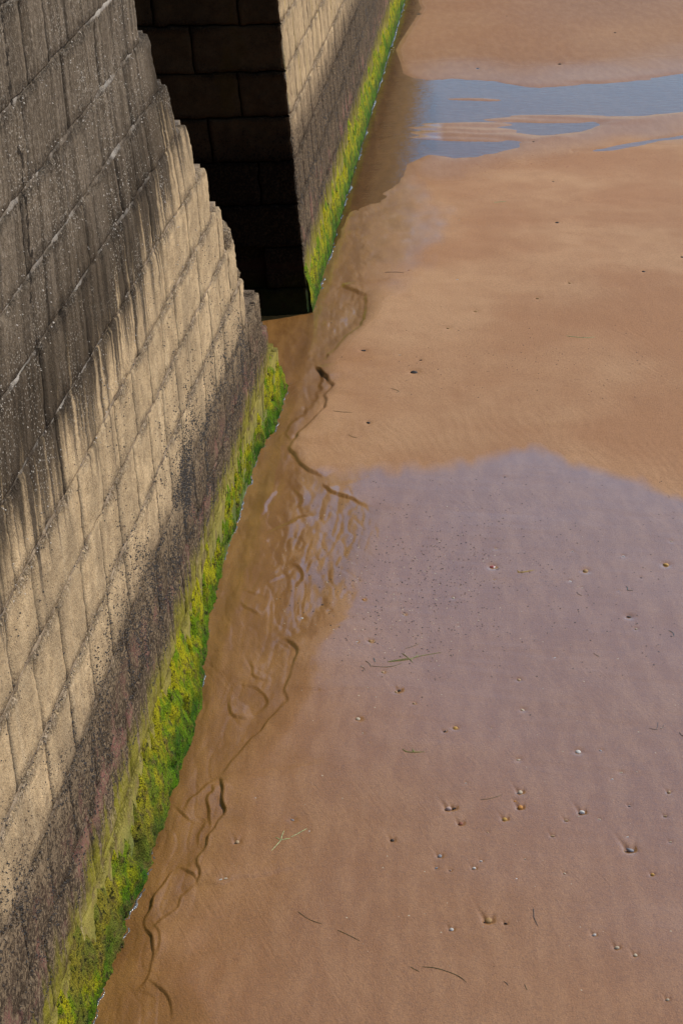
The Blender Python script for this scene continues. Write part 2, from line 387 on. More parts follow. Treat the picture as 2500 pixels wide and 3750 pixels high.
SHELLS = []      # filled below before the sand is raised: (x, y, size, trail)
def seg_dist(X, Y, poly):
    """distance, side (+ = left of travel) and arc length along a polyline"""
    best = np.full(X.shape, 1e9); side = np.zeros(X.shape); arc = np.zeros(X.shape); L = 0
    for (ax, ay), (bx, by) in zip(poly[:-1], poly[1:]):
        dx, dy = bx - ax, by - ay; l2 = dx * dx + dy * dy; l = math.sqrt(l2)
        if l < 1e-6: continue
        t = np.clip(((X - ax) * dx + (Y - ay) * dy) / l2, 0, 1)
        qx, qy = X - ax - t * dx, Y - ay - t * dy
        d = np.hypot(qx, qy); m = d < best
        best = np.where(m, d, best); side = np.where(m, np.sign(dx * qy - dy * qx), side); arc = np.where(m, L + t * l, arc); L += l
    return best, side, arc, L
def smooth_poly(P):
    P = np.asarray(P)
    for _ in range(2):
        Q = np.empty((2 * len(P), 2)); Q[0::2] = np.vstack([P[0], P[1:] * .25 + P[:-1] * .75])[:len(P)]
        a = P[:-1] * .75 + P[1:] * .25; b = P[:-1] * .25 + P[1:] * .75
        P = np.vstack([P[:1], np.stack([a, b], 1).reshape(-1, 2), P[-1:]])
    return P

def sand_height(X, Y):
    s, n = to_sn(X, Y)
    nb = np.interp(s, bs, bn)
    far = sstep((s - 9.2) / 2.0)
    bwd = .30 + 1.0 * sstep((s - 10.8) / 1.5) * sstep((17.5 - s) / 2.5)
    beach = sstep((n - nb + .10 + .5 * (bwd - .3)) / bwd)
    far = sstep((s - 9.2) / 2.0)
    # channel bed: damp and proud near the camera, flooded beyond the gap
    far2 = sstep((s - 11.6) / 5.0 + .10 * fbm(s * 1.2, n * 3, 0, 3, 31) + .07 * noise(s * 5.5, n * 4, 0, 35))
    bed = .020 * (1 - far2) - .012 * far2
    bed = bed - .014 * sstep((.16 - n) / .14) * (s < 40)
    rel = fbm(s * 1.3, n * 5.0, 0, 3, 3) * .0034 + fbm(s * 4.0 + n * 3, n * 16.0, 0, 3, 5) * .0012 - .0022 * (1 - np.abs(noise(s * 4.4 + n * 3.5, n * 17.0 + .6 * np.sin(s * 3), 0, 27))) ** 6 + .0008 * noise(s * 14, n * 40, 0, 28)
    rel = rel - .003 * np.abs(noise(s * 2.2 - n * 2, n * 7.0, 0, 21))
    z = bed + rel * (1 - beach) * (1 - .45 * far2) + far * (1 - far2) * (1 - beach) * (.0016 * noise(s * 6, n * 9, 0, 29) - .006)
    z = z + beach * (.012 + .014 * far + .0022 * np.clip(n - nb, 0, 12)) * (1 - .5 * sstep((s - 4.2) / 1) * sstep((8.0 - s) / 1) * sstep((nb + 1.3 - n) / 1.3))
    # broad swells and ripples on the beach
    z = z + beach * (fbm(X * .5, Y * .25, 0, 2, 11) * .018 + fbm(X * 2.5, Y * 1.2, 0, 2, 12) * .0022)
    rp = beach * np.exp(-(((Y - WETLINE_Y(X) - .55) / .55) ** 2)) * sstep((n - nb - .1) / .3)
    z = z + rp * .0006 * np.sin((X * 1.0 + noise(X * 2, Y * 2, 0, 9) * .12 + (Y - 12) * .18) * 2 * math.pi / .10)
    z = z + beach * .0008 * fbm(X * 3 + Y * 1.2, Y * 16 + X * 3, 0, 2, 19) * sstep(noise(X * .35, Y * .35, 0, 33) * 1.5 + .5)
    # the pool
    for T, B, dep, wf in ((POOL_T, POOL_B, .030, .6), (PO2_T, PO2_B, .012, .22)):
        m = np.minimum(np.interp(X, T[:, 0], T[:, 1]) - Y, Y - np.interp(X, B[:, 0], B[:, 1]))
        m = m + fbm(X * .9, Y * 2.2, 0, 3, 41) * .22 * min(1, wf * 2) + fbm(X * 2.2, Y * 9, 0, 3, 43) * .10 * min(1, wf * 2)
        ok = (X > T[0, 0] - .3)
        k = sstep((m + wf * .55) / wf) * ok
        z = z * (1 - k) + k * (-dep)
    for x, y, w, d, h in ISL:
        c = ground(x, y); q = np.exp(-(((X - c[0]) / w) ** 2 + ((Y - c[1]) / d) ** 2) ** 1.5)
        z = z + q * (h + .012) + q * .006 * np.sin((Y + .15 * X + .1 * noise(X * 2, Y * 2, 0, 8)) * 2 * math.pi / .34)
    # the little banks cut by the water
    for pts, h, L, sg in SCARPS:
        poly = smooth_poly(G(pts, .0))
        lo, hi = poly.min(0) - 1.2, poly.max(0) + 1.2
        m = (X > lo[0]) & (X < hi[0]) & (Y > lo[1]) & (Y < hi[1])
        if not m.any(): continue
        x, y = X[m], Y[m]
        jx = x + noise(x * 9, y * 9, 0, 51) * .02; jy = y + noise(x * 9, y * 9, 0, 52) * .03
        d, sd, arc, tot = seg_dist(jx, jy, poly)
        d = d * np.where(sd * sg > 0, 1, -1)
        end = sstep(arc / .14 + .1) * sstep((tot - arc) / .14 + .1)
        # fade past the open ends
        dd = np.hypot(jx - np.interp(arc, [0, tot], poly[[0, -1], 0]), 0)
        var = .8 + .35 * noise(arc * 6, arc * 0, 0, 61)
        w = .007 + .0006 * y
        prof = sstep((d + w * .5) / w) * np.exp(-np.maximum(d, 0) / L) - .16 * np.exp(-np.abs(d) / .03) * (d < 0)
        z[m] += h * (.52 if h > .05 else (.62 if h > .02 else .66)) * prof * end * var
    # scour hollows round the stranded shells
    for (cx, cy, r, trail) in SHELLS:
        R = r * 10
        m = (np.abs(X - cx) < R) & (np.abs(Y - cy) < R * 1.8)
        if not m.any(): continue
        x, y = (X[m] - cx) / r, (Y[m] - cy) / r
        q = -.40 * np.exp(-((x / 1.5) ** 2 + ((y + .2) / 1.5) ** 2))
        if trail:
            for sx, a in ((-1, 1.15), (.9, .7)):
                u = x - sx * (.75 + np.maximum(y, 0) * .32) ; q -= .46 * a * np.exp(-(u / .55) ** 2) * np.exp(-np.maximum(y, 0) / 2.4) * (y > -.8)
            q += .10 * np.exp(-((x + .1) / .6) ** 2) * np.exp(-np.abs(y - 1.6) / 1.6)
        z[m] += q * r
    return z
def WETLINE_Y(X): return np.interp(X, WETLINE[:, 0], WETLINE[:, 1])

def wetness(X, Y, z):
    s, n = to_sn(X, Y); nb = np.interp(s, bs, bn)
    bw = .30 + 1.1 * sstep((s - 10.5) / 2) * sstep((17 - s) / 3)
    chan = sstep((nb - n + .22 + .9 * (bw - .3)) / bw + .25 * fbm(s * 1.5, n * 4, 0, 3, 91) * (bw > .4))
    e = WETLINE_Y(X) - Y + fbm(X * 1.6, Y * 1.0, 0, 2, 71) * .10 + .09 * noise(X * 13, Y * 3, 0, 72)
    patch = sstep(e / .40 + .4)
    fade = .40 + .60 * sstep((Y - 7.9) / 3.2 + .48 * (X - .2) + .12 * fbm(X * 1.2, Y * 1.2, 0, 3, 74))          # drains towards the camera and the left
    fade = fade * (.88 + .12 * sstep((n - nb) / .8))
    patch = patch * fade
    film = patch * (.96 + .10 * fbm(X * 1.3, Y * 2.4, 0, 3, 75))
    # sheen round the pool
    pm = np.minimum(np.interp(X, POOL_T[:, 0], POOL_T[:, 1]) - Y, Y - np.interp(X, POOL_B[:, 0], POOL_B[:, 1]))
    sh = sstep((pm + 2.6 + fbm(X * .5, Y * .5, 0, 3, 77) * 1.6) / 2.4)
    wet = np.maximum.reduce([chan, patch * .95, sh * .75])
    damp_shade = sstep(e / .28 + .3)
    wet = np.maximum(wet, damp_shade * (.80 + .2 * fbm(X * .6, Y * .6, 0, 3, 83)))
    wet = np.maximum(wet, .22 + .25 * fbm(X * .4, Y * .3, 0, 3, 79))
    wet = np.maximum(wet, .92 * sstep((Y - 25.5) / 4) * (.9 + .2 * fbm(X * .4, Y * .3, 0, 2, 86)))
    film = np.maximum.reduce([chan * (.42 + .42 * sstep((s - 8.4) / 1.2) + .35 * fbm(s * 3, n * 6, 0, 2, 81)), film, sh * .26, .10 * sstep((30 - Y) / 6), .02 * sstep((Y - 27) / 6) * (.7 + .5 * fbm(X * .4, Y * .3, 0, 2, 85))])
    return np.clip(wet, 0, 1), np.clip(film, 0, 1), np.clip(chan, 0, 1)

# ---- things lying on the sand (placed first, so the sand can be scoured round them)
def Q8(x, y): return (1400 + x / 1.4255, 2475 + y / 1.4255)
def Q5(x, y): return (1700 + x / 1.96, 1600 + y / 1.96)
def Q4(x, y): return (1100 + x / 1.742, 1600 + y / 1.742)
def Q7(x, y): return (1250 + x * .797, y * .797)
def Q6(x, y): return (650 + x / 1.845, 2000 + y / 1.845)
def Q55(x, y): return (850 + x / 1.845, 1000 + y / 1.845)
#  position, kind, length in photo px, colour, label, trail
LY = [
 (Q8(710, 43), 'cockle', 17, 'tan', 'tan cockle shell on purple wet sand right of the forked green strand', 0),
 (Q8(70, 107), 'cockle', 16, 'tan', 'tan shell lying against a dark mussel half on the wet sand', 0),
 (Q8(86, 99), 'mussel', 18, 'dark', 'dark mussel half touching a tan shell on the wet sand', 1),
 (Q8(163, 168), 'cockle', 14, 'tan', 'small tan shell just below the dark mussel and tan shell pair', 0),
 (Q8(731, 200), 'chip', 19, 'cream', 'angular cream shell fragment alone on the purple wet sand', 0),
 (Q8(378, 296), 'cockle', 21, 'gold', 'golden cockle shell with a small dark chip at its lower left', 0),
 (Q8(322, 317), 'chip', 13, 'dark', 'small dark chip at lower left of the golden cockle shell', 1),
 (Q8(565, 298), 'chip', 10, 'tan', 'tiny tan chip between golden cockle and the plain wet sand right', 0),
 (Q8(1018, 420), 'cockle', 25, 'white', 'bright white oval shell, largest on the purple sheet of sand', 0),
 (Q8(1137, 416), 'chip', 14, 'grey', 'small grey chip directly right of the bright white oval shell', 0),
 (Q8(706, 463), 'mussel', 19, 'cream', 'flat narrow cream shell left of the bright white oval shell', 0),
 (Q8(1240, 530), 'chip', 15, 'cream', 'small flat cream chip below and right of the white oval shell', 0),
 (Q8(1195, 566), 'chip', 9, 'white', 'tiny white chip with one thin groove behind it', 1),
 (Q8(432, 589), 'chip', 11, 'white', 'tiny flat white chip on smooth sand above the pinkish shell cluster', 0),
 (Q8(716, 634), 'cockle', 22, 'cream', 'cream cockle shell standing just above the orange shell', 1),
 (Q8(716, 713), 'cockle', 23, 'orange', 'orange cockle shell with two short scour grooves behind it', 1),
 (Q8(690, 680), 'chip', 13, 'orange', 'small orange chip between the cream cockle and the orange cockle', 0),
 (Q8(342, 722), 'cockle', 26, 'pink', 'pinkish grey shell with long scour grooves and a dark piece beside', 1),
 (Q8(372, 720), 'mussel', 19, 'dark', 'dark shell piece lying right against the pinkish grey shell', 1),
 (Q8(406, 801), 'cockle', 21, 'red', 'reddish brown shell under the pinkish grey shell', 1),
 (Q8(636, 776), 'cockle', 21, 'gold', 'golden brown shell with a groove, below left of the orange cockle', 1),
 (Q8(1038, 738), 'cockle', 24, 'white', 'white shell in a dark scour hollow on the right side sand', 1),
 (Q8(955, 782), 'chip', 15, 'tan', 'tan chip with two short grooves, left of the white hollowed shell', 1),
 (Q8(1128, 775), 'chip', 13, 'cream', 'small cream chip right of the white shell in its hollow', 0),
 (Q8(884, 863), 'chip', 14, 'tan', 'tan chip with V shaped grooves below the white hollowed shell', 1),
 (Q8(548, 846), 'chip', 9, 'tan', 'very small tan chip with a thin groove below the golden brown shell', 1),
 (Q8(50, 891), 'cockle', 17, 'dark', 'dark round shell at the end of one long diagonal groove', 1),
 (Q8(297, 971), 'cockle', 19, 'grey', 'grey shell with a diagonal scour groove on the bare brown sand', 1),
 (Q8(513, 996), 'chip', 12, 'white', 'small white chip with a long narrow groove leading up left', 1),
 (Q8(476, 1034), 'cockle', 16, 'white', 'white shell in two short grooves just under the narrow groove chip', 1),
 (Q8(279, 1034), 'chip', 12, 'grey', 'grey chip below the grey grooved shell', 1),
 (Q8(352, 1046), 'chip', 12, 'pink', 'pink tinged chip right of the grey chip and below the grey shell', 1),
 (Q8(1288, 934), 'mussel', 34, 'grey', 'large grey mussel shell in a deep hollow at the right', 1),
 (Q8(1273, 868), 'chip', 11, 'white', 'tiny pale chip just above the large grey mussel shell', 0),
 (Q8(948, 1060), 'chip', 12, 'cream', 'cream chip with a thin upright groove on the open brown sand', 1),
 (Q8(740, 986), 'chip', 9, 'cream', 'tiny cream chip midway between the white grooved shell and open sand', 1),
 (Q8(698, 1087), 'chip', 9, 'white', 'tiny white chip alone on smooth brown sand below centre', 0),
 (Q8(1405, 1066), 'cockle', 16, 'gold', 'golden shell with one groove near the right edge of the sand', 1),
 (Q8(1490, 634), 'cockle', 15, 'tan', 'tan shell with upright groove at the far right of the purple sand', 1),
 (Q8(1470, 760), 'chip', 13, 'tan', 'tan chip near right edge between two grooved shells', 1),
 (Q8(1284, 707), 'chip', 12, 'grey', 'grey chip with a short groove above the large grey mussel', 1),
 (Q8(1498, 896), 'chip', 11, 'cream', 'cream chip with groove right of the large grey mussel', 1),
 (Q8(550, 1306), 'cockle', 33, 'brown', 'large golden brown striped cockle, biggest shell on the lower sand', 1),
 (Q8(641, 1322), 'mussel', 15, 'dark', 'small dark shell upright beside the large golden brown cockle', 1),
 (Q8(358, 1356), 'cockle', 19, 'white', 'whitish shell in a shallow hollow left of the large brown cockle', 1),
 (Q8(1220, 1450), 'cockle', 21, 'cream', 'cream shell with a fan of grooves, upper left of a cream pair', 1),
 (Q8(1315, 1489), 'cockle', 18, 'cream', 'cream shell with one groove, lower right of a cream pair', 1),
 (Q8(1102, 1382), 'cockle', 17, 'white', 'small white shell between two dents above the cream pair', 1),
 (Q8(788, 1608), 'pebble', 9, 'brown', 'small brown pebble alone low on the sand', 0),
 (Q8(578, 1552), 'pebble', 6, 'dark', 'tiny dark pebble right of the long curved green strand', 0),
 (Q8(1483, 1722), 'cockle', 16, 'cream', 'cream shell with short groove in the lower right corner', 1),
 (Q6(405, 2040), 'cockle', 20, 'tan', 'tan shell in a double dent near the channel bank', 1),
 (Q6(776, 1887), 'mussel', 20, 'grey', 'grey and black shell by itself above the forked pale weed', 0),
 (Q6(292, 2290), 'chip', 15, 'white', 'white broken chip of the pair beside the lower channel bank', 0),
 (Q6(327, 2284), 'chip', 14, 'cream', 'cream broken chip of the pair beside the lower channel bank', 1),
 (Q6(1218, 1201), 'cockle', 21, 'cream', 'cream oval shell on sand left of the golden cockle and dark chip', 0),
 (Q6(1385, 880), 'cockle', 14, 'tan', 'small tan shell under the long forked green strand', 0),
 (Q6(840, 498), 'mussel', 18, 'white', 'long white shell lying on orange wet sand by the channel', 0),
 (Q6(530, 1747), 'chip', 8, 'white', 'tiny white chip close to the bank by the looped channels', 0),
 (Q6(385, 2200), 'chip', 8, 'tan', 'tiny tan chip just right of the lower channel bank', 0),
 (Q6(893, 1966), 'chip', 8, 'white', 'tiny white chip right of the forked pale weed', 0),
 (Q6(1250, 1300), 'chip', 9, 'cream', 'tiny cream chip below the cream oval shell', 0),
 (Q6(1288, 1365), 'chip', 9, 'tan', 'tiny tan chip above the short curled olive strand', 0),
 (Q6(1210, 675), 'chip', 11, 'white', 'small white chip in the gritty strip beside a brown shell cluster', 0),
 (Q6(1300, 668), 'cockle', 18, 'brown', 'brown shell with dark rim in the gritty strip', 0),
 (Q6(1027, 452), 'chip', 12, 'tan', 'tan chip on orange wet sand right of the long white shell', 0),
 (Q6(978, 408), 'pebble', 12, 'dark', 'smooth dark pebble where the orange sand turns purple', 0),
 (Q4(1222, 851), 'pebble', 27, 'redstone', 'red and white stone on the purple gritty sand', 0),
 (Q4(972, 1050), 'cockle', 13, 'cream', 'cream shell among dark grit below left of the red stone', 0),
 (Q4(400, 1056), 'cockle', 13, 'orange', 'small orange shell at the edge of the purple sheen', 0),
 (Q4(660, 1153), 'chip', 14, 'tan', 'flat tan chip among the grit below the small orange shell', 0),
 (Q4(1005, 1233), 'chip', 9, 'cream', 'little cream chip at the lower end of the grit spread', 0),
 (Q4(1242, 738), 'chip', 12, 'tan', 'small tan chip straight above the red stone', 0),
 (Q4(1235, 936), 'chip', 9, 'gold', 'tiny yellow chip straight below the red stone', 0),
 (Q5(865, 993), 'cockle', 24, 'brown', 'chestnut brown shell tilted upright on wet sand', 0),
 (Q5(1440, 948), 'cockle', 26, 'gold', 'yellow brown shell in a wet hollow near the right edge', 0),
 (Q5(1136, 889), 'chip', 14, 'white', 'white shell chip between the chestnut and the yellow brown shell', 0),
 (Q5(1262, 1047), 'pebble', 10, 'dark', 'small black pebble below the white chip near the right edge', 0),
 (Q5(1177, 1325), 'mussel', 25, 'dark', 'flat dark mussel shell alone on the right of the purple sand', 0),
 (Q5(1225, 1415), 'cockle', 13, 'cream', 'small cream shell just under the flat dark mussel', 0),
 (Q5(1480, 782), 'chip', 13, 'cream', 'small cream chip highest near the right edge of the wet sheet', 0),
 (Q5(754, 1068), 'chip', 13, 'white', 'white splinter below left of the chestnut brown shell', 0),
 (Q5(768, 853), 'chip', 11, 'white', 'white splinter above left of the chestnut brown shell', 0),
 (Q5(644, 1617), 'chip', 10, 'white', 'little white chip in the middle of the empty purple sand', 0),
 (Q5(838, 1118), 'chip', 9, 'cream', 'tiny cream chip straight below the chestnut brown shell', 0),
 (Q5(1103, 1142), 'chip', 9, 'grey', 'tiny grey chip left of the blue green hooked strand', 0),
 (Q5(287, 315), 'pebble', 9, 'dark', 'tiny black pebble near the upper edge of the purple sheet', 0),
 (Q55(1225, 690), 'pebble', 32, 'dark', 'flat dark stone half sunk in the dry sand beyond the bank', 0),
 (Q55(918, 1040), 'pebble', 21, 'black', 'black rounded pebble on dry sand above the rippled edge', 0),
 (Q55(885, 548), 'chip', 22, 'dark', 'dark scrap nearest the bank below the gap in the wall', 0),
 (Q55(1268, 611), 'chip', 15, 'dark', 'dark scrap above the flat half sunk stone', 0),
 (Q55(1190, 8), 'pebble', 10, 'red', 'small red pebble on far sand beside two dark scratches', 0),
 (Q55(1130, 578), 'chip', 12, 'cream', 'pale chip among the scratches below the far bank', 0),
 (Q7(1385, 1270), 'pebble', 17, 'dark', 'dark stone on dry sand near the right edge, lower of the far stones', 0),
 (Q7(1045, 1322), 'pebble', 18, 'brown', 'brown stone on the dry sand beyond, middle of the far stones', 0),
 (Q7(900, 1393), 'pebble', 18, 'brown', 'brown stone left of and below the middle far stone', 0),
 (Q7(615, 1450), 'pebble', 19, 'brown', 'brown stone leftmost but one of the far stones', 0),
 (Q7(488, 1525), 'pebble', 17, 'brown', 'brown stone leftmost and lowest of the far stones', 0),
 (Q7(988, 1036), 'pebble', 17, 'dark', 'dark stone alone on smooth sand between the pool and far stones', 0),
 (Q7(970, 838), 'pebble', 11, 'dark', 'small dark stone just below the pool', 0),
 (Q7(880, 654), 'pebble', 12, 'dark', 'small dark stone on the near shore of the pool', 0),
 (Q7(1000, 298), 'pebble', 18, 'dark', 'dark flat stone beyond the far shore of the pool', 0),
 (Q7(1062, 345), 'pebble', 11, 'dark', 'small dark stone closest to the far shore of the pool', 0),
 (Q7(625, 314), 'pebble', 12, 'dark', 'small dark stone beyond the pool, left of the flat one', 0),
 (Q7(355, 63), 'pebble', 18, 'dark', 'dark stone at the top of the beach next to the far wall', 0),
 (Q7(758, 78), 'pebble', 14, 'dark', 'dark stone at the top middle of the far sand', 0),
 (Q7(1255, 154), 'pebble', 14, 'dark', 'thin dark stone at the top right of the far sand', 0),
 (Q7(1460, 83), 'pebble', 11, 'tan', 'tan stone highest and furthest right on the far sand', 0),
 (Q7(530, 1303), 'chip', 11, 'white', 'small white chip on far sand above the leftmost brown stones', 0),
 (Q7(540, 1025), 'chip', 13, 'tan', 'pale tan chip on the sand between the pool and the channel', 0),
 (Q7(1562, 1203), 'pebble', 16, 'dark', 'dark stone cut by the right edge of the view on far sand', 0),
]
def px_per_m(y): return CT * (y - YH) / CAM_H
for (x, y), kind, ln, colr, lab, trail in LY:
    g = ground(x, y); SHELLS.append((g[0], g[1], ln / px_per_m(y) / 2 * .95, trail))

def build_sand():
    ys = np.linspace(3990, -170, 940)
    Yv = np.array([ground(1250, y)[1] for y in ys])
    near = np.array([-60, -25, -10, -3, 0.5, 3, 4.5, 5.4])
    near = near[near < Yv[0] - .05]
    farY = Yv[-1] + np.array([1, 3, 7, 15, 30, 60, 120, 250, 600, 1500])
    Yr = np.concatenate([near, Yv, farY])
    td = np.linspace(-.285, .285, 640)
    side = np.array([.29, .30, .315, .34, .38, .45, .6, .9, 1.5, 3, 6, 12])
    tc = np.concatenate([-side[::-1], td, side])
    YY, TT = np.meshgrid(Yr, tc, indexing='ij')
    XX = TT * np.maximum(YY, 6.0)
    Z = np.zeros_like(XX)
    Z[:] = sand_height(XX.ravel().copy(), YY.ravel().copy()).reshape(XX.shape)
    wet, film, chan_mask = wetness(XX.ravel(), YY.ravel(), Z.ravel())
    V = np.stack([XX, YY, Z], -1).reshape(-1, 3)
    Fc = grid_faces(len(Yr), len(tc))[:, ::-1]
    o = mesh_obj('sand', V, Fc, M_SAND)
    at = o.data.attributes.new('wet', 'FLOAT_COLOR', 'POINT')
    buf = np.stack([wet, film, chan_mask, 0 * wet + 1], -1).astype(np.float32)
    at.data.foreach_set('color', buf.ravel())
    tag(o, kind='structure')
    return o
build_sand()
wv = W(*[np.array(q) for q in ([12.6, 12.6, 60, 60], [-.4, 40, 40, -.4], [0, 0, 0, 0])])
wat = mesh_obj('water', wv, np.array([[0, 1, 2, 3]]), M_WATER, smooth=False); tag(wat, kind='structure')
if wat.data.polygons[0].normal.z < 0: wat.data.flip_normals()

# ------------------------------------------------------------------ the near wall
ZK = [-.305, .095, .495, .895, 1.295, 1.695, 2.105, 2.495, 2.895, 3.297, 3.64, 4.0, 4.38, 4.76, 5.14]
S_END = [8.75, 8.5, 7.95, 7.6, 6.78, 6.52, 6.0, 5.52, 5.1, 4.74, 4.44, 4.05, 3.6, 3.1]      # far end of each course: the wall steps down
BT = .05
def near_n(s, z):
    tw = sstep((z - 2.75) / 1.55)
    n = -BT * z - tw * .042 * np.clip(s - 1.7, -4, 6)
    n = n - .055 * sstep((s - 3.2) / 1.0) * sstep((8.0 - s) / 1.2) * np.clip(1 - z / .9, 0, 1)
    return n
BT2 = .085
S_COR = 10.72
def far_n(s, z): return .03 * np.clip(1 - (s - S_COR) / 10, 0, 1) - BT2 * z
rng = random.Random(7)

def block(s0, s1, z0, z1, nfun, mat, parent, name='stone_block', nu=12, nz=26, depth=.42, rough=1.0, gap_v=.008, gap_h=.016, jag=0.0, mapf=W, ruin=0.0, seed_r=0.0):
    a, b = s0 + gap_v, s1 - gap_v; c, d = z0 + gap_h, z1 - gap_h
    if b - a < .03: return None
    S, Z = np.meshgrid(np.linspace(a, b, nu), np.linspace(c, d, nz), indexing='ij')
    es = np.minimum(S - a, b - S); ez = np.minimum(Z - c, d - Z); ed = np.minimum(es * 2.2 + .004, ez)
    nb_ = nfun(S, Z)
    o = rng.uniform(-.0015, .002)
    P = (fbm(S * 2.2, Z * 2.2, 0, 2, 101) * .006 + fbm(S * 13, Z * 13, 0, 3, 103) * .0055 * rough + noise(S * 55, Z * 55, 0, 107) * .0022 * rough)
    worn = .5 + .5 * noise(S * 3.1, Z * 3.1, 0, 109)
    rd = (1 - sstep(ed / (.010 + .020 * worn))) * (.002 + .009 * worn)
    NN = nb_ + o + P - rd
    edge_w = (1 - sstep(ez / (.045 + .05 * (.5 + .5 * noise(S * 4, Z * 9, 0, 119))))) * sstep(.75 + noise(S * 5, Z * 2, 0, 121))
    # ragged outline
    k = (1 - sstep(ed / .05)) * (.008 * rough + jag * .5)
    S2 = S + (k * .35 + jag * (es < .06)) * noise(S * 16, Z * 16, 2.5, 111); Z2 = Z + k * noise(S * 16, Z * 16, 7.5, 113)
    if ruin < 0:
        fe = np.clip((a + .16 - S) / .16, 0, 1)
        S2 = S2 + fe ** 2 * (.012 + .085 * np.abs(fbm(Z * 7 + seed_r, 0 * Z + 3.3, 0, 4, 125)) ** 1.3 * -ruin)
        NN = NN - fe ** 3 * .015
    if ruin > 0:
        fe = np.clip((S - (b - .22)) / .22, 0, 1)
        S2 = S2 - fe ** 2 * (.05 + .09 * ruin * np.abs(fbm(Z * 5 + seed_r, 0 * Z + 3.3, 0, 3, 123)))
        up_ = np.clip((Z - (d - .16)) / .16, 0, 1)
        Z2 = Z2 - fe ** 2 * up_ ** 2 * (.02 + .10 * ruin * (.5 + .5 * math.sin(seed_r * 7)))
        NN = NN - fe ** 3 * .03 * ruin
    V = mapf(S2, NN, Z2).reshape(-1, 3)
    Fc = grid_faces(nu, nz)
    # sides: the rim carried back into the wall
    idx = np.arange(nu * nz).reshape(nu, nz)
    ring = np.concatenate([idx[:-1, 0], idx[-1, :-1], idx[:0:-1, -1], idx[0, :0:-1]])
    rs, rz = S2.ravel()[ring], Z2.ravel()[ring]
    off = [V]; cnt = len(V); prev = ring; FF = [Fc]
    for dp in (.06, .2, depth):
        j = (.012 + jag * .6) * noise(rs * 9, rz * 9, dp * 8, 117)
        nn = nfun(rs, rz) - dp
        off.append(mapf(rs + j * np.sign(rs - (a + b) / 2), nn, rz + j * np.sign(rz - (c + d) / 2) * .4))
        cur = cnt + np.arange(len(ring)); cnt += len(ring)
        FF.append(np.stack([prev, np.roll(prev, -1), np.roll(cur, -1), cur], -1)[:, ::-1]); prev = cur
    org = mapf(np.array((a + b) / 2), np.array(nfun(np.array((a + b) / 2), np.array((c + d) / 2))), np.array((c + d) / 2))
    o = mesh_obj(name, np.vstack(off), np.vstack(FF)[:, ::-1], mat, parent, origin=org)
    if len(o.data.vertices) == cnt:
        at = o.data.attributes.new('edge', 'FLOAT', 'POINT'); e_ = np.ones(cnt, np.float32); e_[:nu * nz] = edge_w.ravel(); at.data.foreach_set('value', e_)
    return o

def mortar_strip(s0, s1, zc, hh, nfun, mat, parent, rec=.006, ds=.025, mapf=W, name='mortar_joint', amp=1.0):
    nu = max(4, int((s1 - s0) / ds)); nz = 7
    S, Z = np.meshgrid(np.linspace(s0, s1, nu), np.linspace(zc - hh, zc + hh, nz), indexing='ij')
    q = np.abs(Z - zc) / hh
    NN = nfun(S, Z) - rec - q ** 2 * .015 + amp * (fbm(S * 22, Z * 22, 0, 3, 131) * .012 + noise(S * 5, Z * 5, 0, 133) * .007)
    return mesh_obj(name, mapf(S, NN, Z).reshape(-1, 3), grid_faces(nu, nz)[:, ::-1].copy()[:, ::-1], mat, parent)

def fix_normals(o, want):
    """make faces look towards the direction `want`"""
    me = o.data; t = Vector((0, 0, 0))
    for p in list(me.polygons)[:200]: t += p.normal * p.area
    if t.dot(Vector(want)) < 0: me.flip_normals()

near = empty('sea_wall'); tag(near, 'near sea wall of pale stone blocks, black stained above and stepping down to the gap', 'wall')
far_w = empty('sea_wall'); tag(far_w, 'far sea wall beyond the dark gap, with a sharp shaded corner and green foot', 'wall')

PITCH = .466
OFFS = [.1, .33, .0, .22, .41, .41, .56, .77 - .466, .15, .38, .05, .27, .44, .12]
for k in range(len(ZK) - 1):
    z0, z1, e = ZK[k], ZK[k + 1], S_END[k]
    cuts = [OFFS[k] + PITCH * i for i in range(-5, 24)]
    cuts = [c for i, c in enumerate(cuts) if -2.0 < c < e - .2 and not (i % 2 and rng.random() < (.45 if k < 8 else .85))]
    if k > 8: cuts = [c + .0 for c in cuts]
    cuts = [-2.4] + cuts + [e]
    for a, b in zip(cuts[:-1], cuts[1:]):
        last = b == e
        gv = rng.choice((.0004, .0006, .001, .0022, .0045))
        o = block(a, b, z0, z1, near_n, M_NEAR, near, depth=.62 if last else .4, jag=(.03 if 1.2 < z0 < 2.2 else .016) if last else 0, rough=1.6 if z0 < 1.2 or (last and z0 < 2) else 1.0, gap_v=gv, ruin=(1.0 if z0 < 2.4 else .45) if last else 0, seed_r=k * 1.7,
                  gap_h=(.002 if last else rng.uniform(.006, .014)), nz=32, nu=14)
    if k:
        o = mortar_strip(-2.4, e - .02, z0, .024, near_n, M_NEARM, near)
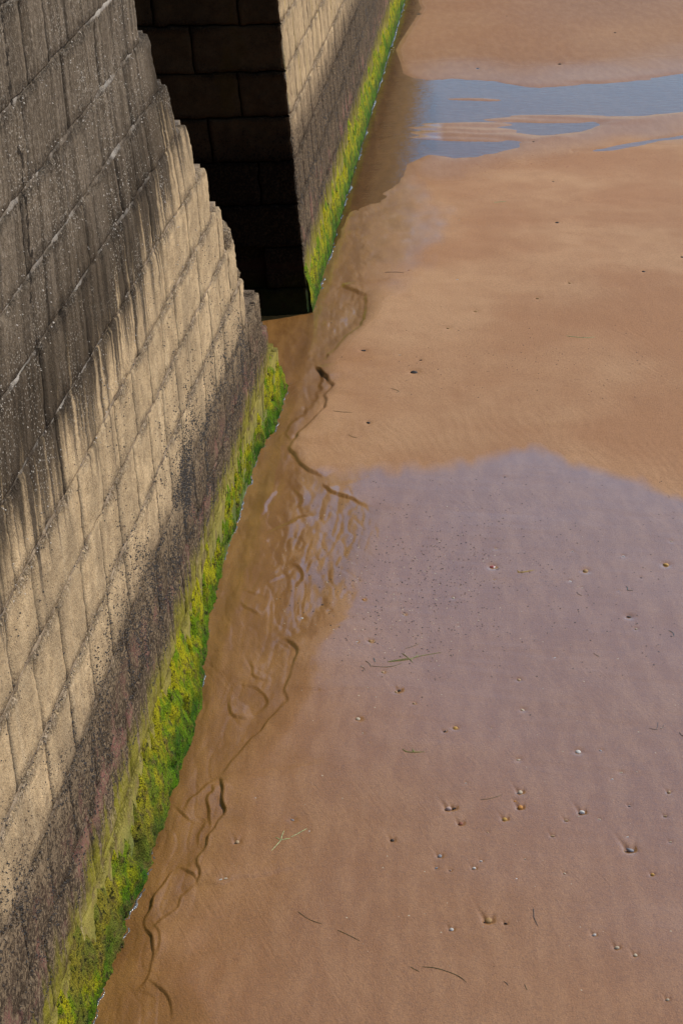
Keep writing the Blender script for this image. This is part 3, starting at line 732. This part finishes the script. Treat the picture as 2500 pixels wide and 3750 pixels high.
# the broken lump that sticks out of the ragged end
for (ls, lz, lr, sd_) in ((6.12, 2.16, .13, 3), (5.98, 1.98, .10, 5), (6.42, 1.80, .11, 8)):
    th, ph = np.meshgrid(np.linspace(0, 2 * math.pi, 25), np.linspace(0, math.pi, 15), indexing='ij')
    dx, dy, dz = np.cos(th) * np.sin(ph), np.sin(th) * np.sin(ph), np.cos(ph)
    rr = lr * (1 + .38 * fbm(dx * 1.6 + sd_, dy * 1.6, dz * 1.6 + 4, 3, 611) + .12 * noise(dx * 6 + sd_, dy * 6, dz * 6, 613))
    o = mesh_obj('stone_block', W(ls + dx * rr, float(near_n(np.array(ls), np.array(lz))) - .11 + dy * rr, lz + dz * rr * 1.35).reshape(-1, 3), grid_faces(25, 15), M_NEAR, near)
    at = o.data.attributes.new('edge', 'FLOAT', 'POINT'); at.data.foreach_set('value', np.ones(len(o.data.vertices), np.float32))
# rubble core behind the face, and the masonry above the picture (seen only in the wet sand)
def prism(profile, n_front, n_back, mat, parent, name, mapf=W, bt=BT):
    """stepped slab: profile is a list of (s, z) round its outline"""
    m = len(profile); P = np.array(profile)
    Vf = mapf(P[:, 0], n_front - bt * P[:, 1], P[:, 1]); Vb = mapf(P[:, 0], 0 * P[:, 0] + n_back, P[:, 1])
    V = np.vstack([Vf, Vb]); Fc = [list(range(m))[::-1], list(range(m, 2 * m))]
    for i in range(m): Fc.append([i, (i + 1) % m, m + (i + 1) % m, m + i])
    o = mesh_obj(name, V, Fc, mat, parent, smooth=False)
    bm = bmesh.new(); bm.from_mesh(o.data); bmesh.ops.recalc_face_normals(bm, faces=bm.faces); bm.to_mesh(o.data); bm.free()
    return o
prof = [(-2.4, -.3)]
for k in range(len(ZK) - 1): prof += [(S_END[k] - .07, ZK[k]), (S_END[k] - .07, ZK[k + 1] - .03 if k == len(ZK) - 2 else ZK[k + 1])]
prof += [(-2.4, ZK[-1] - .03)]
o = prism([(s_, z_ if z_ > -.2 else -.3) for s_, z_ in prof], -.055, -1.6, M_NEARM, near, 'wall_core'); tag(o, kind='stuff')
# front of the core must follow the twisted face
for v in o.data.vertices:
    s_, n_ = to_sn(v.co.x, v.co.y)
    if n_ > -.6: p = W(s_, float(near_n(np.array(s_), np.array(v.co.z))) - .05, v.co.z); v.co = Vector(p)
up = [(-9, 5.13), (2.8, 5.13), (2.8, 5.6), (2.5, 5.6), (2.5, 6.0), (2.0, 6.0), (2.0, 6.4), (1.4, 6.4), (1.4, 6.9), (-9, 6.9)]
o = prism(up, .0, -1.6, M_NEAR, near, 'upper_masonry')
for v in o.data.vertices:
    s_, n_ = to_sn(v.co.x, v.co.y)
    if n_ > -.6: v.co = Vector(W(s_, float(near_n(np.array(max(s_, -2)), np.array(min(v.co.z, 4.4)))) - .05 * (v.co.z - 4.4), v.co.z))
o = prism([(-9, -.3), (-2.39, -.3), (-2.39, 5.129), (-9, 5.129)], .0, -1.6, M_NEAR, near, 'wall_end')

# ------------------------------------------------------------------ the far wall and its shaded return
ZF = [-.16, .28, .72, 1.16, 1.60, 2.04, 2.48, 2.93, 3.37, 3.81]
for k in range(len(ZF) - 1):
    c = S_COR + (.24 if k % 2 else .47); cuts = [S_COR]
    while c < 19.4: cuts.append(c); c += .47
    cuts.append(19.6)
    if k >= 8: cuts = [S_COR, 15.2]
    for a, b in zip(cuts[:-1], cuts[1:]):
        first = a == S_COR
        block(a, b, ZF[k], ZF[k + 1], far_n, M_FAR, far_w, nu=10 if not (k >= 8) else 60, nz=20, jag=.010 if first else 0, ruin=-1.0 if first else 0, seed_r=k * 2.3, rough=1.3, gap_v=rng.choice((.003, .005, .008)), gap_h=.010)
    if k: mortar_strip(S_COR + .02, 40, ZF[k], .018, far_n, M_FARM, far_w, ds=.05)
# beyond, the blocks are too foreshortened to pick apart: one part, real joints
Vs, Fs, cnt = [], [], 0
for k in range(len(ZF) - 2):
    a = 19.6
    while a < 46:
        b = a + .94
        S, Z = np.meshgrid(np.linspace(a + .006, b - .006, 8), np.linspace(ZF[k] + .01, ZF[k + 1] - .01, 10), indexing='ij')
        ed = np.minimum(np.minimum(S - a, b - S), np.minimum(Z - ZF[k], ZF[k + 1] - Z))
        NN = far_n(S, Z) + fbm(S * 6, Z * 6, 0, 3, 151) * .010 - (1 - sstep(ed / .03)) * .02 + rng.uniform(-.004, .004)
        Vs.append(W(S, NN, Z).reshape(-1, 3)); Fs.append(grid_faces(8, 10) + cnt); cnt += 80; a = b
o = mesh_obj('distant_blocks', np.vstack(Vs), np.vstack(Fs), M_FAR, far_w); tag(o, kind='stuff')
prism([(S_COR + .1, -.3), (70, -.3), (70, 8.55), (S_COR + .1, 8.55)], -.03, -1.4, M_FARM, far_w, 'wall_core', bt=BT2)
o = prism([(S_COR, 3.815), (70, 3.815), (70, 8.6), (S_COR, 8.6)], .0, -1.4, M_FAR, far_w, 'upper_masonry', bt=BT2)

# return face: from the corner back into the gap, skewed a little towards the camera
SK = math.radians(12)
def RW(q, n, z):
    """q = metres in from the corner, n = out of the return face"""
    q = np.asarray(q, float); n = np.asarray(n, float); z = np.asarray(z, float)
    base_n = far_n(np.array(S_COR), z)
    dirv = -N * math.cos(SK) - U * math.sin(SK); nor = -U * math.cos(SK) + N * math.sin(SK)
    C = W(S_COR + 0 * q, base_n, z)
    return C + dirv * q[..., None] + nor * n[..., None]
ret_n = lambda q, z: 0 * q + 0 * z + .004
hole = {(1, 1): .14, (2, 1): .07}
for k in range(len(ZF) - 1):
    c = [.86, .45][k % 2] + rng.uniform(-.08, .08); cuts = [.010, c]
    while cuts[-1] < 4.4: cuts.append(cuts[-1] + rng.uniform(.8, 1.0))
    for i, (a, b) in enumerate(zip(cuts[:-1], cuts[1:])):
        rec = rng.uniform(-.012, .012) - hole.get((k, i), 0)
        block(a, b, ZF[k], ZF[k + 1], (lambda q, z, r=rec: 0 * q + r + .014 + .05 * np.minimum(0, fbm(q * 3, z * 3, 0, 2, 171)) * (1.5 if z.mean() < 1.2 else .5)), M_GAP_SHADE, far_w, nu=26, nz=18, rough=2.0, mapf=RW, gap_h=.008, gap_v=.008, jag=.01)
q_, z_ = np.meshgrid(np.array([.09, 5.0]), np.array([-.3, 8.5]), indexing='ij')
mesh_obj('return_core', RW(q_, 0 * q_ - .09, z_).reshape(-1, 3), grid_faces(2, 2), M_GAP_SHADE, far_w)
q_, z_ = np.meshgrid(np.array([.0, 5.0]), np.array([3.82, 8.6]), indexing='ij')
mesh_obj('return_upper_face', RW(q_, 0 * q_, z_).reshape(-1, 3), grid_faces(2, 2), M_GAP_SHADE, far_w)
# unseen wall added to keep sky light out of the gap
back = prism([(2.0, -.3), (12.0, -.3), (12.0, 7.0), (2.0, 7.0)], -3.4, -4.2, M_GAP_SHADE, None, 'gap_blocker_wall', bt=0)
tag(back, 'unseen wall added to close and darken the gap between the two sea walls', 'wall')

# ------------------------------------------------------------------ weed, winkles and the gleaming waterline
TOE_S = [-3, -1, 0, 1.2, 2.0, 2.6, 3.3, 4.4, 6.2, 7.6, 8.5]
TOE_N = [.03, .02, .02, .055, .085, .095, .05, .0, -.02, .02, .03]
def weed_surface(S, Z, nfun, toe, amp, seed):
    q = np.clip(1 - Z / .55, 0, 1.2)
    lump = fbm(S * 3.4, Z * 4.5, 0, 3, seed) * .032 * amp + fbm(S * 14, Z * 14, 0, 3, seed + 2) * .022 * amp + noise(S * 40, Z * 40, 0, seed + 4) * .006
    pit = -.045 * amp * sstep((noise(S * 9, Z * 9, 0, seed + 6) - .55) / .3)
    edge = Z - (.47 + .26 * fbm(S * 4, 0 * Z, 0, 3, seed + 8) + .09 * noise(S * 24, 0 * Z, 0, seed + 9))
    hide = sstep(edge / .20 + .8)
    return nfun(S, Z) + (.012 + toe * q ** 1.3 + (lump + pit) * np.clip(q * 1.6, .25, 1)) * (1 - hide) - .03 * hide
def weed_sheet(s0, s1, ds, nfun, toef, amp, seed, parent):
    nu = int((s1 - s0) / ds); nz = 44
    S, Z = np.meshgrid(np.linspace(s0, s1, nu), np.linspace(-.06, .80, nz), indexing='ij')
    NN = weed_surface(S, Z, nfun, toef(S), amp, seed)
    Fq = grid_faces(nu, nz); Sf, Zf = S.ravel()[Fq].mean(1), Z.ravel()[Fq].mean(1)
    if s1 < S_COR: Fq = Fq[Sf < np.interp(Zf, [0, .09, .3, .5, .62, .9], [8.66, 8.5, 8.36, 8.1, 7.7, 7.5]) + .05 * noise(Zf * 18, 0 * Zf, 0, 207)]
    o = mesh_obj('seaweed_mat', W(S, NN, Z).reshape(-1, 3), Fq, M_WEED, parent); tag(o, kind='stuff')
    fix_normals(o, N); return o
toe_near = lambda S: np.interp(S, TOE_S, TOE_N)
toe_far = lambda S: 0.02 + 0 * S
weed_sheet(-2.4, 8.66, .016, near_n, toe_near, 1.0, 201, near)
weed_sheet(S_COR + .02, 40, .045, far_n, toe_far, .35, 251, far_w)
def tufts(cnt, srange, nfun, toef, amp, seed, parent, size):
    r = np.random.RandomState(seed)
    s = srange[0] + (srange[1] - srange[0]) * r.rand(cnt) ** 1.35; z = .46 * r.rand(cnt) ** 1.2; s = np.minimum(s, 8.5 - z * .9) if srange[1] < S_COR else s
    n = weed_surface(s, z, nfun, toef(s), amp, seed)
    keep = r.rand(cnt) < np.clip(.75 + .9 * fbm(s * 4, z * 6, 0, 2, seed + 30), 0, 1)
    s, z, n = s[keep], z[keep], n[keep]; m = len(s)
    L = size * (.5 + r.rand(m)); wd = L * (.10 + .14 * r.rand(m))
    a = r.randn(m) * .5
    p0 = W(s, n - .002, z); out = .25 + .5 * r.rand(m)
    tip = W(s + np.sin(a) * L, n + out * L * .7, z - np.cos(a) * L * (.7))
    sid = W(s + wd, n + .3 * wd, z) - W(s, n, z)
    mid = (p0 + tip) / 2 + N * (L * .18)[:, None]
    V = np.stack([p0 - sid, p0 + sid, mid + sid * .8, mid - sid * .8, tip], 1).reshape(-1, 3)
    b = np.arange(m)[:, None] * 5
    Q = b + np.array([[0, 1, 2, 3]]); T = b + np.array([[3, 2, 4]])
    o = mesh_obj('seaweed_fronds', V, [tuple(q) for q in np.vstack([Q]).tolist()] + [tuple(q) for q in T.tolist()], M_WEED, parent)
    tag(o, kind='stuff')
tufts(26000, (-2.2, 8.6), near_n, toe_near, 1.0, 201, near, .015)
tufts(5000, (S_COR + .05, 26), far_n, toe_far, .35, 251, far_w, .018)

def bumps(cnt, srange, zfun, nfun, size, seed, parent, name, mat, dens=None):
    r = np.random.RandomState(seed)
    s = srange[0] + (srange[1] - srange[0]) * r.rand(cnt); z = zfun(r, cnt)
    if s.min() < S_COR - 1: s = np.where(s > np.interp(z, [.1, .7, 1.3, 1.7, 2.2, 4.4], [8.2, 7.3, 6.45, 6.2, 5.6, 3.6]), s * .5, s)
    keep = r.rand(cnt) < np.clip(.6 + .9 * fbm(s * 3, z * 3, 0, 3, seed), .1, 1)
    s, z = s[keep], z[keep]; m = len(s)
    n = nfun(s, z) + .002; R = size * (.45 + .9 * r.rand(m) ** 2)
    c = W(s, n, z)
    e1, e2 = U, np.array([0, 0, 1.0])
    an = r.rand(m) * 6.28; st = 1 + .5 * r.rand(m)
    V = [c + N * (R * .75)[:, None]]
    for q in range(5):
        t = an + q * 2 * math.pi / 5
        V.append(c + e1 * (R * np.cos(t))[:, None] + e2 * (R * st * np.sin(t))[:, None] - N * .004)
    V = np.stack(V, 1).reshape(-1, 3); b = np.arange(m)[:, None] * 6
    T = np.vstack([b + np.array([[0, 1 + q, 1 + (q + 1) % 5]]) for q in range(5)])
    o = mesh_obj(name, V, T, mat, parent); tag(o, kind='stuff'); return o
bumps(26000, (-1.8, 8.2), lambda r, c: np.clip(1.15 + .27 * r.randn(c), .66, 2.1), near_n, .0048, 301, near, 'winkles', M_WINK)
bumps(3200, (-1.8, 5.5), lambda r, c: 1.4 + 1.3 * r.rand(c) ** 1.5, near_n, .0036, 303, near, 'scattered_winkles', M_WINK)
bumps(9000, (S_COR, 24), lambda r, c: np.clip(1.2 + .32 * r.randn(c), .7, 2.2), far_n, .006, 305, far_w, 'winkles', M_WINK)
M_BARN = simple('pale_barnacle', (.50, .43, .35), .8, .3)
bumps(2600, (-1.8, 5.0), lambda r, c: 2.4 + 2.0 * r.rand(c), near_n, .0034, 307, near, 'barnacles', M_BARN)

# trickle of water and wet shingle along both walls, sky glint partly painted pale
def waterline(s0, s1, nfun, toef, amp, seed, ds, rad, name):
    nu = int((s1 - s0) / ds); s = np.linspace(s0, s1, nu); ang = np.linspace(0, math.pi, 7)
    n0 = weed_surface(s, 0 * s + .0, nfun, toef(s), amp, seed) + .004
    r = rad * np.clip(.55 + .7 * noise(s * 3, 0 * s, 0, 399) + .5 * noise(s * 18, 0 * s, 0, 401) + .3 * noise(s * 55, 0 * s, 0, 403), .04, 1.6)
    S = s[:, None] + 0 * ang; NN = n0[:, None] + r[:, None] * (1 - np.cos(ang)) ; Z = (.004 if s0 < 5 else -.004) + r[:, None] * .75 * np.sin(ang)
    return mesh_obj(name, W(S, NN, Z).reshape(-1, 3), grid_faces(nu, 7), M_GLEAM)
t = NT('waterline_gleam'); P_ = t.pos()
fn = t.noise(P_, 70, 3)
t.bsdf(Base_Color=t.mix(t.ramp(fn, .4, .65), (.05, .045, .038), (.20, .21, .22)), Roughness=.12, Specular_IOR_Level=.8, Normal=t.bump(fn, .8, .01))
M_GLEAM = t.m
for a in ((-2.3, 8.7, near_n, toe_near, 1.0, 201, .012, .0075), (S_COR, 40, far_n, toe_far, .35, 251, .02, .013)):
    o = waterline(*a, 'water_edge'); tag(o, kind='structure')

# ------------------------------------------------------------------ shells, stones and weed on the sand
PAL = {'tan': (.42, .28, .15), 'cream': (.48, .39, .27), 'white': (.58, .54, .48), 'gold': (.50, .28, .06), 'orange': (.55, .24, .05), 'brown': (.36, .21, .08),
       'grey': (.26, .25, .26), 'pink': (.42, .29, .25), 'red': (.26, .09, .05), 'dark': (.035, .026, .022), 'black': (.012, .011, .011)}
def shell_mat(name, col):
    t = NT(name); tc = t.n('ShaderNodeTexCoord').outputs['Object']
    w = t.n('ShaderNodeTexWave', bands_direction='Y'); t.put(w.inputs['Vector'], tc); w.inputs['Scale'].default_value = 2.2; w.inputs['Distortion'].default_value = 1.5
    c = t.mix(t.ramp(w.outputs['Fac'], .3, .8, 0, .55), col, tuple(v * .45 for v in col))
    c = t.mix(t.ramp(t.noise(tc, 3.0, 3), .55, .7, 0, .4), c, tuple(min(1, v * 1.5 + .05) for v in col))
    t.bsdf(Base_Color=c, Roughness=.6, Specular_IOR_Level=.25); return t.m
SM = {k: shell_mat(k + '_shell', v) for k, v in PAL.items()}
t = NT('red_white_stone'); tc_ = t.n('ShaderNodeTexCoord').outputs['Object']
t.bsdf(Base_Color=t.mix(t.ramp(t.noise(tc_, 1.3, 2), .54, .60), (.30, .045, .035), (.72, .66, .60)), Roughness=.4); SM['redstone'] = t.m

def unit_mesh(kind, seed):
    """meshes of about unit half-length, z up"""
    r = np.random.RandomState(seed); nu, nv = 26, 9
    V = []; 
    for i in range(nv):
        f = i / (nv - 1)                              # 0 rim .. 1 crown
        for j in range(nu):
            a = 2 * math.pi * j / nu
            if kind == 'cockle':
                rim = 1 + .04 * math.cos(a * 13)
                x = rim * math.cos(a) * (1 - f ** 1.6) * 1.0; y = rim * math.sin(a) * (.82 - .1 * math.sin(a)) * (1 - f ** 1.6)
                y += .38 * f ** 2                      # beak leans to the hinge
                zz = .62 * math.sin(f * math.pi / 2) * (1 + .06 * math.cos(a * 13) * (1 - f))
            elif kind == 'mussel':
                wdt = .42 * (1 + .35 * math.cos(a))
                x = math.cos(a) * (1 - f ** 1.7); y = math.sin(a) * wdt * (1 - f ** 1.7) + .08 * math.cos(a * 2)
                x -= .30 * f ** 2; zz = .34 * math.sin(f * math.pi / 2)
            elif kind == 'chip':
                rr = 1 + .32 * noise(np.array(math.cos(a) * 1.3 + seed), np.array(math.sin(a) * 1.3), 0, seed)
                x = rr * math.cos(a) * (1 - f ** 3); y = rr * math.sin(a) * .6 * (1 - f ** 3); zz = .30 * f ** .6 + .16 * x * (1 if seed % 2 else -1)
            else:
                rr = 1 + .14 * noise(np.array(math.cos(a) * 1.1 + seed), np.array(math.sin(a) * 1.1), f, seed)
                cf = math.cos(f * math.pi / 2); x = rr * math.cos(a) * cf; y = rr * math.sin(a) * .72 * cf; zz = .55 * math.sin(f * math.pi / 2) * rr
            V.append((x, y, float(zz)))
    Fc = []
    for i in range(nv - 1):
        for j in range(nu):
            j2 = (j + 1) % nu; Fc.append((i * nu + j, i * nu + j2, (i + 1) * nu + j2, (i + 1) * nu + j))
    # skirt so that the shell sits in the sand
    b = len(V)
    for j in range(nu): x, y, zz = V[j]; V.append((x * .9, y * .9, zz - .35))
    for j in range(nu): j2 = (j + 1) % nu; Fc.append((b + j, b + j2, j2, j))
    return V, Fc
protos = {}
CAT = {'cockle': ('cockle_shell', 'shell'), 'mussel': ('mussel_shell', 'shell'), 'chip': ('shell_fragment', 'shell'), 'pebble': ('pebble', 'pebble')}
GRP = {'cockle': 'shells stranded on the wet sand', 'mussel': 'shells stranded on the wet sand', 'chip': 'broken shell bits on the sand', 'pebble': 'stones lying on the sand'}
r_ = random.Random(3)
gx = np.array([q[0] for q in SHELLS]); gy = np.array([q[1] for q in SHELLS])
gz = sand_height(gx.copy(), gy.copy())
for i, ((x, y), kind, ln, colr, lab, trail) in enumerate(LY):
    key = (kind, colr, i % 3)
    nm, cat = CAT[kind]
    if key not in protos:
        V, Fc = unit_mesh(kind, 11 + i % 3)
        me = bpy.data.meshes.new(nm); me.from_pydata(V, [], Fc); me.update()
        me.polygons.foreach_set('use_smooth', np.ones(len(me.polygons), bool)); me.materials.append(SM[colr]); protos[key] = me
    o = bpy.data.objects.new(nm, protos[key]); COL.objects.link(o)
    R = .88 * ln / px_per_m(y) / 2
    o.scale = (R, R, R * (1.0 if kind != 'pebble' else .8)); o.location = (gx[i], gy[i], gz[i] + (.34 if trail else .03) * R)
    o.rotation_euler = (r_.uniform(-.15, .25), r_.uniform(-.2, .2), r_.uniform(-.6, .6) + (math.pi if r_.random() < .3 else 0))
    tag(o, lab, cat, GRP[kind])

def ribbon(name, pts_list, width, mat, label, taper=True):
    """strand of weed: one mesh of one or more tapering blades lying on the sand"""
    V, Fc = [], []
    for pts in pts_list:
        P = smooth_poly(G(pts)); z = sand_height(P[:, 0].copy(), P[:, 1].copy())
        m = len(P); T = np.gradient(P, axis=0); T /= np.linalg.norm(T, axis=1)[:, None] + 1e-9
        S = np.stack([-T[:, 1], T[:, 0]], 1); f = np.linspace(0, 1, m)
        w = .62 * width * (.35 + .65 * np.sin(np.pi * np.clip(f * .9 + .08, 0, 1))) / 2
        lift = .0012 + .0012 * np.sin(f * 7 + len(V)) ** 2
        b = len(V)
        for k in range(m):
            V.append((P[k, 0] - S[k, 0] * w[k], P[k, 1] - S[k, 1] * w[k], z[k] + lift[k] * .6)); V.append((P[k, 0], P[k, 1], z[k] + lift[k] + w[k] * .7)); V.append((P[k, 0] + S[k, 0] * w[k], P[k, 1] + S[k, 1] * w[k], z[k] + lift[k] * .6))
            if k:
                q = b + 3 * (k - 1); Fc += [(q, q + 1, q + 4, q + 3), (q + 1, q + 2, q + 5, q + 4)]
    c = np.mean(np.array(V), 0)
    o = mesh_obj(name, np.array(V), Fc, mat, origin=c); tag(o, label, 'seaweed', 'strands of weed lying on the sand'); return o
M_GW = simple('green_strand', (.12, .13, .02), .45, .4); M_OW = simple('olive_strand', (.075, .065, .02), .45, .4)
M_DW = simple('dark_strand', (.02, .025, .022), .4, .4); M_TW = simple('teal_strand', (.015, .07, .06), .4, .3); M_PW = simple('pale_strand', (.30, .34, .14), .5, .4); M_YW = simple('gold_strand', (.33, .21, .02), .45, .3)
q4 = lambda L: [Q4(*p) for p in L]; q8 = lambda L: [Q8(*p) for p in L]; q6 = lambda L: [Q6(*p) for p in L]; q5 = lambda L: [Q5(*p) for p in L]; q7 = lambda L: [Q7(*p) for p in L]; q55 = lambda L: [Q55(*p) for p in L]
WE = [
 ([q4([(553, 1465), (640, 1455), (700, 1445), (720, 1438), (760, 1425), (895, 1403)]), q4([(645, 1408), (690, 1440), (715, 1468)]), q4([(700, 1450), (730, 1430), (752, 1415)]), q4([(560, 1463), (620, 1450), (690, 1442)])], .011, M_GW, 'long forked green strand, largest weed on the purple sand'),
 ([q4([(412, 1460), (440, 1475), (448, 1500)]), q4([(450, 1492), (540, 1500), (600, 1490), (645, 1472)])], .007, M_OW, 'thin olive strand with hooked end left of the long forked one'),
 ([q4([(465, 1440), (475, 1468)])], .009, M_TW, 'short teal snippet above the hooked olive strand'),
 ([q4([(380, 1497), (402, 1502), (412, 1522)])], .005, M_OW, 'tiny curled strand below left of the hooked olive strand'),
 ([q4([(665, 1378), (720, 1362), (760, 1342)])], .005, M_OW, 'faint straight strand above the long forked green one'),
 ([q8([(103, 412), (120, 427), (160, 430), (218, 427)]), q8([(155, 412), (160, 430), (166, 418)])], .012, M_GW, 'curled olive green strand on sand at lower left of the sheen'),
 ([q8([(508, 676), (560, 672), (622, 650)])], .005, M_OW, 'thin brown strand between the pinkish shell and cream cockle'),
 ([q8([(783, 1245), (787, 1270), (785, 1292), (808, 1338)])], .007, M_DW, 'dark wavy strand upright on the lower sand'),
 ([q8([(205, 1555), (280, 1560), (370, 1590), (410, 1612), (435, 1635)])], .008, M_OW, 'long curved olive strand near the bottom of the sand'),
 ([q8([(145, 1555), (165, 1568), (190, 1580)])], .007, M_OW, 'short olive strand left of the long curved one'),
 ([q8([(630, 1630), (645, 1640), (653, 1653)])], .006, M_DW, 'short dark strand low on the sand, left of a green one'),
 ([q8([(738, 1645), (745, 1662), (752, 1675)])], .006, M_OW, 'short green strand low on the sand, right of a dark one'),
 ([[(1090, 3362), (1130, 3392), (1180, 3408)]], .006, M_OW, 'thin green weed line, left piece of two above the long curved strand'),
 ([[(1235, 3430), (1280, 3450), (1315, 3470)]], .006, M_OW, 'thin green weed line, right piece of two above the long curved strand'),
 ([q6([(720, 1965), (705, 2000), (700, 2030), (665, 2070), (635, 2100)]), q6([(700, 2030), (730, 2022), (762, 2018)]), q6([(665, 2010), (700, 2030)]), q6([(765, 2010), (830, 1975), (875, 1950)])], .009, M_PW, 'forked pale green weed near the channel bank'),
 ([q5([(1155, 1110), (1168, 1125), (1160, 1140), (1205, 1140)])], .008, M_TW, 'blue green hooked strand on the purple sand'),
 ([q5([(1458, 1428), (1485, 1440), (1497, 1455), (1496, 1470)])], .008, M_TW, 'blue green arc of weed near the right edge'),
 ([q5([(800, 1150), (815, 1168), (838, 1177)])], .006, M_OW, 'short curved brown strand below the chestnut shell'),
 ([q5([(920, 1590), (940, 1605), (962, 1616)])], .005, M_OW, 'thin short strand on the empty purple sand'),
 ([q5([(1383, 2085), (1380, 2120), (1368, 2140)]), q5([(1320, 2130), (1350, 2138), (1380, 2143)]), q5([(1422, 2105), (1418, 2125), (1400, 2132)])], .005, M_DW, 'dark three legged strand right of the bright white oval shell'),
 ([q5([(1535, 2160), (1550, 2180), (1575, 2195)])], .008, M_DW, 'dark strand cut by the right edge below the three legged one'),
 ([q5([(375, 990), (385, 1005), (430, 1003), (470, 995), (500, 988)]), q5([(380, 1006), (400, 1004), (425, 1006)])], .013, M_YW, 'golden weed with a thin tail right of the red stone'),
 ([q7([(700, 943), (720, 940), (755, 938)])], .016, M_PW, 'pale strand on the sand between pool and far stones'),
 ([q7([(1030, 1565), (1080, 1572), (1130, 1575), (1160, 1570)])], .012, M_PW, 'pale green strand on dry sand above the purple sheet'),
 ([q55([(680, 972), (740, 978), (810, 977)])], .010, M_OW, 'straight olive strand on dry sand right of the crumbling bank'),
 ([q55([(1070, 810), (1110, 820), (1130, 830), (1105, 836)])], .010, M_OW, 'hooked olive strand on dry sand below the half sunk stone'),
 ([q55([(785, 1120), (805, 1135), (845, 1142)])], .008, M_OW, 'thin curved strand on dry sand above the ripples'),
 ([q55([(1030, 20), (1090, 20), (1160, 25)])], .012, M_DW, 'dark thread of weed on far sand left of a red pebble'),
]
for pl, wd, mt, lab in WE: ribbon('seaweed_strand', pl, wd, mt, lab)

# uncountable shell grit and dark specks
def grit(cnt, cx, cy, sx, sy, size, seed, mat, name, label, extra=None):
    r = np.random.RandomState(seed)
    px = cx + sx * r.randn(cnt); py = cy + sy * r.randn(cnt)
    if extra is not None:
        m = cnt // 3; px[:m] = extra[0] + (extra[1] - extra[0]) * r.rand(m); py[:m] = extra[2] + (extra[3] - extra[2]) * r.rand(m)
    ok = (px > 1010) & (py > 40) & (py < 3740) & (px < 2600); px, py = px[ok], py[ok]
    P = np.array([ground(a, b)[:2] for a, b in zip(px, py)]); z = sand_height(P[:, 0].copy(), P[:, 1].copy()); m = len(P)
    R = size * (.5 + r.rand(m) ** 2 * 1.2); an = r.rand(m) * 6.28
    c = np.column_stack([P, z]); V = [c + np.column_stack([0 * R, 0 * R, R * .6])]
    for q in range(5):
        tt = an + q * 2 * math.pi / 5; V.append(c + np.column_stack([R * np.cos(tt) * 1.2, R * np.sin(tt), -.3 * R]))
    V = np.stack(V, 1).reshape(-1, 3); b = np.arange(m)[:, None] * 6
    T = np.vstack([b + np.array([[0, 1 + q, 1 + (q + 1) % 5]]) for q in range(5)])
    o = mesh_obj(name, V, T, mat, smooth=False); tag(o, label, 'grit', None, 'stuff')
grit(1500, 1560, 2130, 230, 150, .0058, 501, SM['dark'], 'dark_grit', 'dark specks of grit spread over the purple wet sand', (1330, 2480, 1750, 2500))
grit(480, 1480, 2230, 220, 160, .0050, 503, SM['cream'], 'shell_grit', 'pale crumbs of shell spread over the wet sand', (1100, 2490, 1750, 3700))
grit(420, 1700, 590, 420, 22, .007, 505, SM['red'], 'pool_grit', 'reddish grit along the near shore of the pool', None)
grit(260, 1900, 1300, 300, 60, .006, 507, SM['dark'], 'strandline_grit', 'dark crumbs along faint strandlines on the dry sand', (1200, 2490, 1320, 1480))
